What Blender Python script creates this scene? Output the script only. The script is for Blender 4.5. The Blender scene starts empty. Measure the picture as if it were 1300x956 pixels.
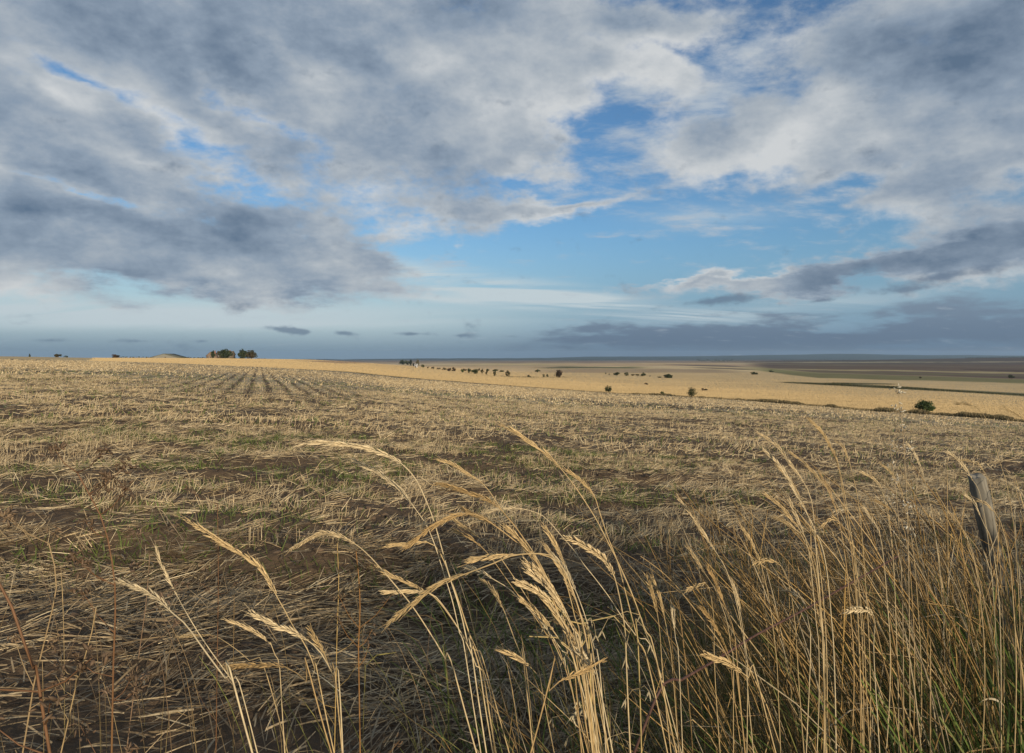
import bpy, math, random
import numpy as np
from mathutils import Vector

random.seed(7)
RNG = np.random.default_rng(11)
scene = bpy.context.scene
col_main = scene.collection
EYE = 1.35            # eye height above the verge
F = 867.0             # focal length in photograph pixels (24 mm lens)
CX, HY = 650.0, 452.0 # principal column and horizon row
SUN_AZ, SUN_EL = math.radians(152), math.radians(13)


def R(a): return math.radians(a)


# ------------------------------------------------------------------ noise
def _hash(ix, iy, seed):
    h = (ix.astype(np.int64) * 374761393 + iy.astype(np.int64) * 668265263 + seed * 1442695041) & 0xFFFFFFFF
    h = ((h ^ (h >> 13)) * 1274126177) & 0xFFFFFFFF
    h = (h ^ (h >> 16)) & 0xFFFFFFFF
    return h / 4294967295.0


def vnoise(x, y, seed=0):
    x = np.asarray(x, float); y = np.asarray(y, float)
    ix, iy = np.floor(x), np.floor(y)
    fx, fy = x - ix, y - iy
    fx, fy = fx * fx * (3 - 2 * fx), fy * fy * (3 - 2 * fy)
    a, b = _hash(ix, iy, seed), _hash(ix + 1, iy, seed)
    c, d = _hash(ix, iy + 1, seed), _hash(ix + 1, iy + 1, seed)
    return (a * (1 - fx) + b * fx) * (1 - fy) + (c * (1 - fx) + d * fx) * fy


def fbm(x, y, seed=0, octv=4, gain=0.5):
    t = np.zeros(np.broadcast(x, y).shape); amp, tot = 1.0, 0.0
    x = np.asarray(x, float); y = np.asarray(y, float)
    for i in range(octv):
        t += amp * vnoise(x, y, seed + i * 17); tot += amp
        x, y, amp = x * 2.03 + 3.7, y * 2.03 + 1.3, amp * gain
    return t / tot


def sstep(a, b, x):
    t = np.clip((np.asarray(x, float) - a) / (b - a), 0, 1)
    return t * t * (3 - 2 * t)


# ------------------------------------------------------------------ terrain
COLS = [0, 150, 300, 400, 440, 534, 655, 776, 880, 988, 1092, 1300]
KS = [-.0033, .0002, .006, .0128, .0172, .0275, .037, .0464, .0507, .058, .0657, .0773]
BS = [200, 170, 150, 170, 195, 190, 170, 150, 130, 110, 90, 65]
FARC = [(2200, 461.3), (3500, 459.3), (5000, 458.4), (7000, 457.7), (9500, 456.5)]
PROF = {
    0: [(400, 452.0), (700, 458), (1100, 463), (1500, 464)],
    150: [(350, 455.2), (600, 454.2), (1000, 459.5), (1500, 464)],
    300: [(300, 456.8), (600, 455.0), (1000, 460), (1500, 464)],
    400: [(300, 460.5), (520, 456.4), (900, 461), (1500, 464)],
    440: [(300, 464), (500, 458.6), (800, 463.5), (1500, 464)],
    534: [(300, 473), (470, 466), (800, 466.8), (1500, 464)],
    655: [(300, 480.5), (450, 475), (700, 470.5), (1000, 467), (1500, 464)],
    776: [(300, 486.5), (450, 479), (700, 472.3), (1000, 467.8), (1500, 464)],
    880: [(250, 492), (450, 481), (700, 473.8), (1000, 468.5), (1500, 464.2)],
    988: [(250, 495), (450, 482.5), (700, 475), (1000, 469.5), (1500, 464.5)],
    1092: [(200, 503), (450, 485.5), (700, 477), (1000, 470.5), (1500, 464)],
    1300: [(150, 517), (300, 501), (450, 491), (700, 481.5), (1000, 474), (1500, 465)],
}
FAR = {1300: [(2200, 457), (3000, 453.2), (4000, 456.5), (7000, 457.2), (9500, 456)],
       1092: [(2200, 459.6), (3000, 456.9), (4000, 458), (7000, 457.4), (9500, 456)],
       988: [(2200, 460.6), (3000, 458.5), (4000, 458.6), (7000, 457.5), (9500, 456)]}
RIDGE = ([0, 400, 500, 650, 800, 1000, 1150, 1250, 1300], [456, 456.2, 455.4, 454.6, 451.6, 448.8, 448.6, 450, 450.6])
PXG = np.arange(-400, 1701, 10.0)
LDG = np.linspace(math.log(0.3), math.log(17000), 700)


def _table():
    DG = np.exp(LDG)
    zc = []
    for c, k, b in zip(COLS, KS, BS):
        ds = list(np.linspace(0.2, b, 20)); zs = [-EYE - k * d for d in ds]
        pts = PROF[c] + FAR.get(c, FARC)
        pts = pts + [(12500, float(np.interp(c, *RIDGE))), (17500, 456.5)]
        for d, y in pts:
            if d > b * 1.05:
                ds.append(d); zs.append(-(y - HY) / F * d)
        zc.append(np.interp(DG, ds, zs))
    zc = np.array(zc)
    Z = np.array([[np.interp(p, COLS, zc[:, j]) for j in range(zc.shape[1])] for p in PXG])
    # smooth along columns and a little along depth
    def sm(A, s, ax):
        r = int(3 * s); kx = np.exp(-np.arange(-r, r + 1) ** 2 / (2 * s * s)); kx /= kx.sum()
        pad = [(0, 0), (0, 0)]; pad[ax] = (r, r)
        B = np.pad(A, pad, mode='edge')
        return np.apply_along_axis(lambda v: np.convolve(v, kx, 'valid'), ax, B)
    Z = sm(Z, 2.5, 0)
    return sm(Z, 2.2, 1)


ZT = _table()


def zmacro(X, Y):
    """height of the land (z = 0 at the verge under the camera)"""
    X = np.asarray(X, float); Y = np.asarray(Y, float)
    r = np.hypot(X, Y) + 1e-9
    phi = np.arctan2(X, Y)
    lim = R(46)
    pc = np.clip(phi, -lim, lim)
    d = np.maximum(r * np.cos(pc), 0.31)
    px = CX + F * np.tan(pc)
    i = np.clip((px - PXG[0]) / 10.0, 0, len(PXG) - 1.001)
    j = np.clip((np.log(d) - LDG[0]) / (LDG[1] - LDG[0]), 0, len(LDG) - 1.001)
    i0, j0 = i.astype(int), j.astype(int); fi, fj = i - i0, j - j0
    z = (ZT[i0, j0] * (1 - fi) + ZT[i0 + 1, j0] * fi) * (1 - fj) + (ZT[i0, j0 + 1] * (1 - fi) + ZT[i0 + 1, j0 + 1] * fi) * fj
    z = z + sstep(8500, 12000, r) * (fbm(X / 1500, Y / 4000, 2, 4) - .5) * 60
    w = sstep(R(50), R(88), np.abs(phi))
    return EYE + z * (1 - w) + (-EYE) * w


def bound(X, Y):
    """0 on the near field's far edge, < 0 inside the stubble field"""
    px = CX + F * X / np.maximum(Y, 0.3)
    b = np.interp(px, COLS, BS)
    wob = (fbm(px / 60, px * 0 + 3, 5) - .5) * .05
    return np.log(np.maximum(Y, .3) / b) + wob


def zmicro(X, Y):
    near = 1 - sstep(25, 70, Y)
    a = (fbm(X / .5, Y / .35, 21, 5, .58) - .5) * .15 + (fbm(X / 2.6, Y / 1.1, 33, 3) - .5) * .16
    # shallow furrow between the verge and the field
    fur = -.13 * np.exp(-((Y - 3.9 - .25 * (fbm(X / 2, X * 0, 4) - .5) + .12 * X) / .55) ** 2)
    field = sstep(2.2, 4.2, Y)
    return near * (a * (.35 + .65 * field) + fur * sstep(1.5, 3, Y))


def zg(X, Y):
    return zmacro(X, Y) + zmicro(np.asarray(X, float), np.asarray(Y, float))


def hit(px, py):
    """first point of the land on the sight line of a pixel"""
    d = np.exp(np.linspace(math.log(2), math.log(15000), 4000))
    X = (px - CX) / F * d
    zr = EYE - (py - HY) / F * d
    g = np.nonzero(zmacro(X, d) >= zr)[0]
    k = g[0] if len(g) else int(np.argmin(zr - zmacro(X, d)))
    return float(X[k]), float(d[k]), float(zmacro(X[k], d[k]))


def P3(px, py, d):
    return ((px - CX) / F * d, d, EYE - (py - HY) / F * d)


def rowmask(X, Y):
    px = CX + F * X / np.maximum(Y, .3)
    return sstep(18, 34, Y) * np.exp(-(np.abs(px - 315) / 165.0) ** 4)


def strawcover(X, Y):
    b = .35 * fbm(X / 2.4, Y / .9, 51, 4) + .65 * fbm(X / .6, Y / .42, 57, 4)
    c = fbm(X / 9, Y / 7, 71, 3)
    bands = sstep(.44, .62, b * .75 + c * .35) + .0 * X
    s = (X + .37 * Y) / 1.066 + (fbm(X / 8, Y / 8, 9) - .5) * .3
    rows = 0.24 + .76 * sstep(.08, .55, .5 + .5 * np.cos(2 * math.pi * s / .82)) * (.65 + .35 * sstep(.3, .6, b))
    m = rowmask(X, Y)
    return bands * (1 - m) + rows * m


def greencover(X, Y):
    g = .6 * fbm(X / 2.2, Y / .9, 91, 4) + .4 * fbm(X / .5, Y / .35, 95, 3)
    return .9 * sstep(.49, .66, g) * (1 - sstep(40, 90, Y))


# ------------------------------------------------------------------ mesh helpers
def link(o):
    col_main.objects.link(o); return o


def mesh_np(name, V, Fq, C=None, mat=None, parent=None, smooth=False, extra=None):
    """V (n,3), Fq (m,k) constant k; C (n,3) colours -> attribute 'tint'"""
    me = bpy.data.meshes.new(name)
    V = np.asarray(V, np.float32); Fq = np.asarray(Fq, np.int32)
    k = Fq.shape[1]
    me.vertices.add(len(V)); me.vertices.foreach_set('co', V.ravel())
    me.loops.add(Fq.size); me.loops.foreach_set('vertex_index', Fq.ravel())
    me.polygons.add(len(Fq))
    me.polygons.foreach_set('loop_start', np.arange(0, Fq.size, k, dtype=np.int32))
    me.update(calc_edges=True)
    if smooth:
        me.polygons.foreach_set('use_smooth', np.ones(len(Fq), bool))
    if C is not None:
        at = me.attributes.new('tint', 'FLOAT_COLOR', 'POINT')
        cc = np.ones((len(V), 4), np.float32); cc[:, :3] = C
        at.data.foreach_set('color', cc.ravel())
    for nm, arr in (extra or {}).items():
        at = me.attributes.new(nm, 'FLOAT', 'POINT')
        at.data.foreach_set('value', np.asarray(arr, np.float32).ravel())
    if mat: me.materials.append(mat)
    o = link(bpy.data.objects.new(name, me))
    if parent: o.parent = parent
    return o


class MB:
    """collects quads, with one colour per vertex"""
    def __init__(s): s.V, s.F, s.C, s.n = [], [], [], 0
    def add(s, V, Fq, C):
        V = np.asarray(V, float).reshape(-1, 3); Fq = np.asarray(Fq, int).reshape(-1, 4)
        C = np.asarray(C, float)
        if C.ndim == 1: C = np.tile(C, (len(V), 1))
        s.V.append(V); s.F.append(Fq + s.n); s.C.append(C); s.n += len(V)
    def build(s, name, mat, parent=None, smooth=False, origin=None):
        V = np.concatenate(s.V); 
        if origin is not None: V = V - np.asarray(origin)
        o = mesh_np(name, V, np.concatenate(s.F), np.concatenate(s.C), mat, parent, smooth)
        if origin is not None and parent is None: o.location = origin
        return o
    def tube(s, pts, rad, col, sides=5, cap=True):
        pts = np.asarray(pts, float); n = len(pts)
        rad = np.broadcast_to(np.asarray(rad, float), (n,))
        t = np.gradient(pts, axis=0); t /= np.linalg.norm(t, axis=1)[:, None] + 1e-12
        ref = np.where(np.abs(t[:, 1:2]) < .9, [[0, 1, 0]], [[1, 0, 0]])
        a = np.cross(t, ref); a /= np.linalg.norm(a, axis=1)[:, None] + 1e-12
        b = np.cross(t, a)
        th = np.arange(sides) * 2 * math.pi / sides
        V = pts[:, None] + rad[:, None, None] * (np.cos(th)[None, :, None] * a[:, None] + np.sin(th)[None, :, None] * b[:, None])
        Q = []
        for i in range(n - 1):
            for j in range(sides):
                k = (j + 1) % sides
                Q.append((i * sides + j, i * sides + k, (i + 1) * sides + k, (i + 1) * sides + j))
        C = np.asarray(col, float)
        if C.ndim == 2: C = np.repeat(C, sides, axis=0)
        s.add(V.reshape(-1, 3), Q, C)
    def spindle(s, base, axis, length, width, col, side=None, flat=.6):
        axis = np.asarray(axis, float); axis /= np.linalg.norm(axis) + 1e-12
        if side is None: side = np.cross(axis, RNG.normal(size=3))
        side = side - axis * side.dot(axis); side /= np.linalg.norm(side) + 1e-12
        up = np.cross(axis, side)
        rings = [(0, .25), (.3, 1.), (.65, .8), (1., .06)]
        V = []
        for f, w in rings:
            for c, q in ((1, 0), (0, flat), (-1, 0), (0, -flat)):
                V.append(np.asarray(base) + axis * length * f + side * c * w * width / 2 + up * q * w * width / 2)
        Q = [(i * 4 + j, i * 4 + (j + 1) % 4, i * 4 + 4 + (j + 1) % 4, i * 4 + 4 + j) for i in range(3) for j in range(4)]
        cc = np.asarray(col, float)
        C = np.array([cc * .85] * 4 + [cc] * 4 + [cc * 1.05] * 4 + [cc * 1.1] * 4)
        s.add(V, Q, np.clip(C, 0, 1))
    def box(s, lo, hi, col):
        x0, y0, z0 = lo; x1, y1, z1 = hi
        V = [(x0, y0, z0), (x1, y0, z0), (x1, y1, z0), (x0, y1, z0), (x0, y0, z1), (x1, y0, z1), (x1, y1, z1), (x0, y1, z1)]
        s.add(V, [(0, 3, 2, 1), (4, 5, 6, 7), (0, 1, 5, 4), (1, 2, 6, 5), (2, 3, 7, 6), (3, 0, 4, 7)], col)


def spline(pts, n):
    """Catmull-Rom through pts, n samples evenly along its length"""
    p = np.asarray(pts, float)
    p = np.vstack([2 * p[0] - p[1], p, 2 * p[-1] - p[-2]])
    out = []
    for i in range(1, len(p) - 2):
        t = np.linspace(0, 1, 12, endpoint=False)[:, None]
        out.append(.5 * (2 * p[i] + (p[i + 1] - p[i - 1]) * t + (2 * p[i - 1] - 5 * p[i] + 4 * p[i + 1] - p[i + 2]) * t ** 2 + (-p[i - 1] + 3 * p[i] - 3 * p[i + 1] + p[i + 2]) * t ** 3))
    out.append(p[-2][None]); c = np.vstack(out)
    l = np.concatenate([[0], np.cumsum(np.linalg.norm(np.diff(c, axis=0), axis=1))])
    q = np.linspace(0, l[-1], n)
    return np.stack([np.interp(q, l, c[:, k]) for k in range(3)], 1), l[-1]


def ribbons(base, az, el, length, width, cols, roll=None, bend=None, segs=2):
    """n flat strips: base (n,3) start, heading az (from +X, ccw), elevation el; returns V,F,C"""
    n = len(base)
    t = np.stack([np.cos(az) * np.cos(el), np.sin(az) * np.cos(el), np.sin(el)], 1)
    side = np.stack([-np.sin(az), np.cos(az), np.zeros(n)], 1)
    up = np.cross(t, side)
    if roll is not None:
        side = side * np.cos(roll)[:, None] + up * np.sin(roll)[:, None]
    Vs = []
    for i in range(segs + 1):
        f = i / segs
        c = base + t * (length * f)[:, None]
        if bend is not None: c = c + bend * (f * f)
        w = width * (1.0 if i < segs else .55)
        Vs.append(c - side * (w / 2)[:, None]); Vs.append(c + side * (w / 2)[:, None])
    V = np.stack(Vs, 1).reshape(-1, 3)
    m = 2 * (segs + 1)
    b0 = (np.arange(n) * m)[:, None]
    Fq = np.concatenate([b0 + np.array([[2 * i, 2 * i + 1, 2 * i + 3, 2 * i + 2]]) for i in range(segs)], 0)
    C = np.repeat(cols, m, axis=0)
    return V, Fq, C


def merge(parts):
    Vs, Fs, Cs, n = [], [], [], 0
    for V, Fq, C in parts:
        Vs.append(V); Fs.append(Fq + n); Cs.append(C); n += len(V)
    return np.concatenate(Vs), np.concatenate(Fs), np.concatenate(Cs)


def tag(o, label=None, cat=None, group=None, kind=None):
    if label: o['label'] = label
    if cat: o['category'] = cat
    if group: o['group'] = group
    if kind: o['kind'] = kind
    return o


def empty(name, loc, label=None, cat=None, group=None):
    o = link(bpy.data.objects.new(name, None)); o.location = loc; o.empty_display_size = .2
    return tag(o, label, cat, group)


# ------------------------------------------------------------------ materials
def new_mat(name):
    m = bpy.data.materials.new(name); m.use_nodes = True
    nt = m.node_tree; b = nt.nodes['Principled BSDF']
    b.inputs['Specular IOR Level'].default_value = .25
    return m, nt, b


def N(nt, t, **kw):
    n = nt.nodes.new(t)
    for k, v in kw.items():
        if k in ('ins',):
            for a, x in v.items(): n.inputs[a].default_value = x
        else: setattr(n, k, v)
    return n


def tint_mat(name, rough=.7, scale=60., var=.35, transl=0., bump=0.):
    m, nt, b = new_mat(name); L = nt.links.new
    a = N(nt, 'ShaderNodeAttribute', attribute_name='tint')
    tc = N(nt, 'ShaderNodeTexCoord')
    no = N(nt, 'ShaderNodeTexNoise', ins={'Scale': scale, 'Detail': 4.})
    L(tc.outputs['Object'], no.inputs['Vector'])
    mr = N(nt, 'ShaderNodeMapRange', ins={'From Min': .3, 'From Max': .7, 'To Min': 1 - var, 'To Max': 1 + var})
    L(no.outputs['Fac'], mr.inputs['Value'])
    mx = N(nt, 'ShaderNodeVectorMath', operation='SCALE')
    L(a.outputs['Color'], mx.inputs[0]); L(mr.outputs['Result'], mx.inputs['Scale'])
    L(mx.outputs[0], b.inputs['Base Color'])
    b.inputs['Roughness'].default_value = rough
    if bump:
        bp = N(nt, 'ShaderNodeBump', ins={'Strength': bump, 'Distance': .02})
        L(no.outputs['Fac'], bp.inputs['Height']); L(bp.outputs[0], b.inputs['Normal'])
    if transl:
        tr = N(nt, 'ShaderNodeBsdfTranslucent'); L(mx.outputs[0], tr.inputs['Color'])
        ms = N(nt, 'ShaderNodeMixShader', ins={'Fac': transl})
        L(b.outputs[0], ms.inputs[1]); L(tr.outputs[0], ms.inputs[2])
        L(ms.outputs[0], nt.nodes['Material Output'].inputs['Surface'])
    return m


M_STRAW = tint_mat('straw', .65, 25., .25)
M_STEM = tint_mat('dry_stem', .55, 90., .2)
M_HEAD = tint_mat('seed_head', .6, 250., .25, .12)
M_BLADE = tint_mat('grass_blade', .6, 40., .25, .2)
M_LEAF = tint_mat('tree_leaf', .6, .8, .3, .15)
M_BARK = tint_mat('bark', .85, 6., .35, 0, .4)
M_WALL = tint_mat('masonry', .9, 3., .2, 0, .3)


def ground_mat():
    m, nt, b = new_mat('land'); L = nt.links.new
    b.inputs['Roughness'].default_value = .95; b.inputs['Specular IOR Level'].default_value = .1
    g = N(nt, 'ShaderNodeNewGeometry')
    a = N(nt, 'ShaderNodeAttribute', attribute_name='tint')
    st = N(nt, 'ShaderNodeAttribute', attribute_name='stubble')
    cv = N(nt, 'ShaderNodeAttribute', attribute_name='cover')
    # fine flecks of straw on soil, stretched along the drill lines
    mp = N(nt, 'ShaderNodeMapping', ins={'Scale': (5., 14., 8.), 'Rotation': (0, 0, R(12))})
    L(g.outputs['Position'], mp.inputs['Vector'])
    n1 = N(nt, 'ShaderNodeTexNoise', ins={'Scale': 1., 'Detail': 6., 'Roughness': .7, 'Distortion': 1.})
    L(mp.outputs[0], n1.inputs['Vector'])
    n2 = N(nt, 'ShaderNodeTexNoise', ins={'Scale': 1.2, 'Detail': 5., 'Roughness': .65})
    L(g.outputs['Position'], n2.inputs['Vector'])
    ad = N(nt, 'ShaderNodeMath', operation='MULTIPLY_ADD', ins={1: .75})
    L(cv.outputs['Fac'], ad.inputs[0])
    s2 = N(nt, 'ShaderNodeMath', operation='SUBTRACT', ins={1: .5}); L(n1.outputs['Fac'], s2.inputs[0])
    s3 = N(nt, 'ShaderNodeMath', operation='MULTIPLY', ins={1: 1.7}); L(s2.outputs[0], s3.inputs[0])
    L(s3.outputs[0], ad.inputs[2])
    mr = N(nt, 'ShaderNodeMapRange', interpolation_type='SMOOTHSTEP', ins={'From Min': .18, 'From Max': .55})
    L(ad.outputs[0], mr.inputs['Value'])
    soil = N(nt, 'ShaderNodeMix', data_type='RGBA'); soil.inputs[6].default_value = (.075, .05, .032, 1); soil.inputs[7].default_value = (.15, .105, .066, 1)
    L(n2.outputs['Fac'], soil.inputs[0])
    straw = N(nt, 'ShaderNodeMix', data_type='RGBA'); straw.inputs[6].default_value = (.27, .21, .13, 1); straw.inputs[7].default_value = (.48, .385, .25, 1)
    L(n1.outputs['Fac'], straw.inputs[0])
    m1 = N(nt, 'ShaderNodeMix', data_type='RGBA')
    L(mr.outputs[0], m1.inputs[0]); L(soil.outputs[2], m1.inputs[6]); L(straw.outputs[2], m1.inputs[7])
    # the other fields: own colour with broad and fine unevenness
    n3 = N(nt, 'ShaderNodeTexNoise', ins={'Scale': .035, 'Detail': 8., 'Roughness': .68})
    L(g.outputs['Position'], n3.inputs['Vector'])
    mr3 = N(nt, 'ShaderNodeMapRange', ins={'From Min': .3, 'From Max': .7, 'To Min': .82, 'To Max': 1.16}); L(n3.outputs['Fac'], mr3.inputs['Value'])
    sc = N(nt, 'ShaderNodeVectorMath', operation='SCALE'); L(a.outputs['Color'], sc.inputs[0]); L(mr3.outputs[0], sc.inputs['Scale'])
    m2 = N(nt, 'ShaderNodeMix', data_type='RGBA')
    L(st.outputs['Fac'], m2.inputs[0]); L(sc.outputs[0], m2.inputs[6]); L(m1.outputs[2], m2.inputs[7])
    L(m2.outputs[2], b.inputs['Base Color'])
    bp = N(nt, 'ShaderNodeBump', ins={'Strength': .6, 'Distance': .05})
    n4 = N(nt, 'ShaderNodeTexNoise', ins={'Scale': 14., 'Detail': 5., 'Roughness': .65}); L(g.outputs['Position'], n4.inputs['Vector'])
    L(n4.outputs['Fac'], bp.inputs['Height']); L(bp.outputs[0], b.inputs['Normal'])
    return m


# ------------------------------------------------------------------ the land
GOLD = np.array([.52, .39, .215])


def land_colour(X, Y):
    """base colours of the far fields"""
    px = CX + F * X / np.maximum(Y, .3)
    z = zmacro(X, Y)
    py = HY + (EYE - z) / np.maximum(Y, .3) * F
    n = X.shape
    C = np.empty(n + (3,)); C[:] = GOLD
    s = fbm(X / 60, Y / 200, 3, 4)
    def put(mask, c, soft=None):
        m = np.clip(mask, 0, 1)[..., None]
        C[:] = C * (1 - m) + np.array(c) * m
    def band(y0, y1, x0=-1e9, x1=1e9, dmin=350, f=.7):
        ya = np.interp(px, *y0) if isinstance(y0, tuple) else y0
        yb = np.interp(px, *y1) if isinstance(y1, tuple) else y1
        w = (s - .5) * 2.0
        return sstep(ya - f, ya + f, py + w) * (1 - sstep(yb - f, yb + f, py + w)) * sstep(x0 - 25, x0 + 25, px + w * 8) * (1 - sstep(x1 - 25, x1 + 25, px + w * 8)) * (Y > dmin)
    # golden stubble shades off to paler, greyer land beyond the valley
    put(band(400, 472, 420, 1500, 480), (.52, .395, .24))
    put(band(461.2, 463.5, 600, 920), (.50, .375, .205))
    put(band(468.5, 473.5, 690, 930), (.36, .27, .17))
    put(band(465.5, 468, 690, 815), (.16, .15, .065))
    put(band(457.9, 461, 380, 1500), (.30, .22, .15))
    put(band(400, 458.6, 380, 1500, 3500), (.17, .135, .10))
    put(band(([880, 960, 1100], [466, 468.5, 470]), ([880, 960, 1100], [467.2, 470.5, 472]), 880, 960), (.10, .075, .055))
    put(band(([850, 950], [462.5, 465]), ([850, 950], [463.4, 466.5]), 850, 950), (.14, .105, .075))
    # brown hill on the right: cloud shadow painted in as dark soil colours
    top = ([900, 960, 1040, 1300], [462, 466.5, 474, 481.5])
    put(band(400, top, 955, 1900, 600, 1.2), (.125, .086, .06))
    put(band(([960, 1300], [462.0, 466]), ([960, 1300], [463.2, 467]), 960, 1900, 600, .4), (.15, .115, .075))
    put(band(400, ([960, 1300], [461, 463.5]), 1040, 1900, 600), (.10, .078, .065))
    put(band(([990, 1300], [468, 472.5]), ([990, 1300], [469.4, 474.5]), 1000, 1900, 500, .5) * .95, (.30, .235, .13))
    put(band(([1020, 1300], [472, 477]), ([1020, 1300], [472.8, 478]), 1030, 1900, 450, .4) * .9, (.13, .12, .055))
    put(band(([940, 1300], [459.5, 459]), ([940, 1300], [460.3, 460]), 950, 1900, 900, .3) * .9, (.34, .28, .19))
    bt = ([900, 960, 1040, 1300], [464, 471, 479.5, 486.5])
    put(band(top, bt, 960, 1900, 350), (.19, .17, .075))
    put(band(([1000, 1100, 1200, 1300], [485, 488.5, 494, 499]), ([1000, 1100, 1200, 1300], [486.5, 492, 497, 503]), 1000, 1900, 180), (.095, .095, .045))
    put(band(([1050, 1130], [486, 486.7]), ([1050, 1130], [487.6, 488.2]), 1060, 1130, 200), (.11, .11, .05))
    # patchwork of distant fields
    ca, sa = math.cos(.22), math.sin(.22)
    fx, fy = (X * ca + Y * sa) / 520., (Y * ca - X * sa) / 330.
    fx = fx + .35 * _hash(np.floor(fy), np.floor(fy) * 0, 7)
    hv = _hash(np.floor(fx), np.floor(fy), 3); hg = _hash(np.floor(fx), np.floor(fy), 8)
    far = (sstep(620, 1000, Y) * (Y < 8000))[..., None]
    C *= 1 + far * (np.stack([hv * .5 - .22, hv * .5 - .22 + (hg - .5) * .12, hv * .45 - .22], -1))
    # wooded ridge on the horizon
    put(sstep(7600, 9000, Y) , (.035, .045, .03))
    # faint tramlines in the golden field
    t = .5 + .5 * np.cos(2 * math.pi * (Y * 1.0 - X * .25) / 24.)
    C *= (1 - .08 * (t > .93) * (Y < 450))[..., None]
    C *= (.93 + .14 * fbm(X / 25, Y / 25, 13, 4))[..., None]
    return C


def build_ground():
    rows = list(np.geomspace(.3, 2.3, 26))
    d = 2.3
    while d < 15500:
        cap = .022 if d < 30 else (.0125 if d < 900 else .028)
        d *= 1 + min(1.5 * d / (F * EYE), cap); rows.append(d)
    rows = np.array(rows)
    pxs = np.arange(-110, 1411, 2.4)
    ph = np.arctan((pxs - CX) / F)
    lim = ph[-1]
    outer = np.linspace(lim, 2 * math.pi - lim, 74)[1:-1]
    phi = np.concatenate([ph, outer])
    cl = np.where(np.abs((phi + math.pi) % (2 * math.pi) - math.pi) <= lim + 1e-6, np.cos(phi), math.cos(lim))
    Rr = rows[:, None] / cl[None, :]
    X, Y = Rr * np.sin(phi)[None, :], Rr * np.cos(phi)[None, :]
    Z = zg(X, Y)
    nr, nc = X.shape
    i = np.arange(nr - 1)[:, None]; j = np.arange(nc)[None, :]; k = (j + 1) % nc
    Q = np.stack([i * nc + j, i * nc + k, (i + 1) * nc + k, (i + 1) * nc + j], -1).reshape(-1, 4)
    Q = Q[:, ::-1]
    V = np.stack([X, Y, Z], -1).reshape(-1, 3)
    # centre fan closed by a small quad ring is not needed: the hole is under the camera
    s = bound(X, Y)
    stub = (1 - sstep(-.008, .004, s)) * (Y > 0)
    cov = strawcover(X, Y) * (.25 + .75 * sstep(10, 60, Y))
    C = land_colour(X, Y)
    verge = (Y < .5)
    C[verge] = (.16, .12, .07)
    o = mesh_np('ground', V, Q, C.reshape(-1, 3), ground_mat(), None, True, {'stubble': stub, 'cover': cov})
    tag(o, kind='structure')
    # small patch under the camera
    th = phi
    V2 = np.stack([.32 / cl * np.sin(th), .32 / cl * np.cos(th), np.full(nc, -.004) + zg(np.zeros(nc), np.full(nc, .3)) - .01], 1)
    return o


build_ground()


# ------------------------------------------------------------------ straw, stubble, weeds on the field
def straw_cols(n, lo=.75, hi=1.15):
    base = np.array([[.53, .41, .24], [.44, .33, .19], [.61, .50, .32], [.32, .24, .145]])
    c = base[RNG.choice(4, n, p=[.4, .3, .2, .1])]
    return np.clip(c * RNG.uniform(lo, hi, n)[:, None], 0, .8)


def sample_wedge(n, d0, d1, spread=.86):
    d = np.sqrt(RNG.uniform(d0 * d0, d1 * d1, n))
    return RNG.uniform(-spread, spread, n) * d, d


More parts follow.
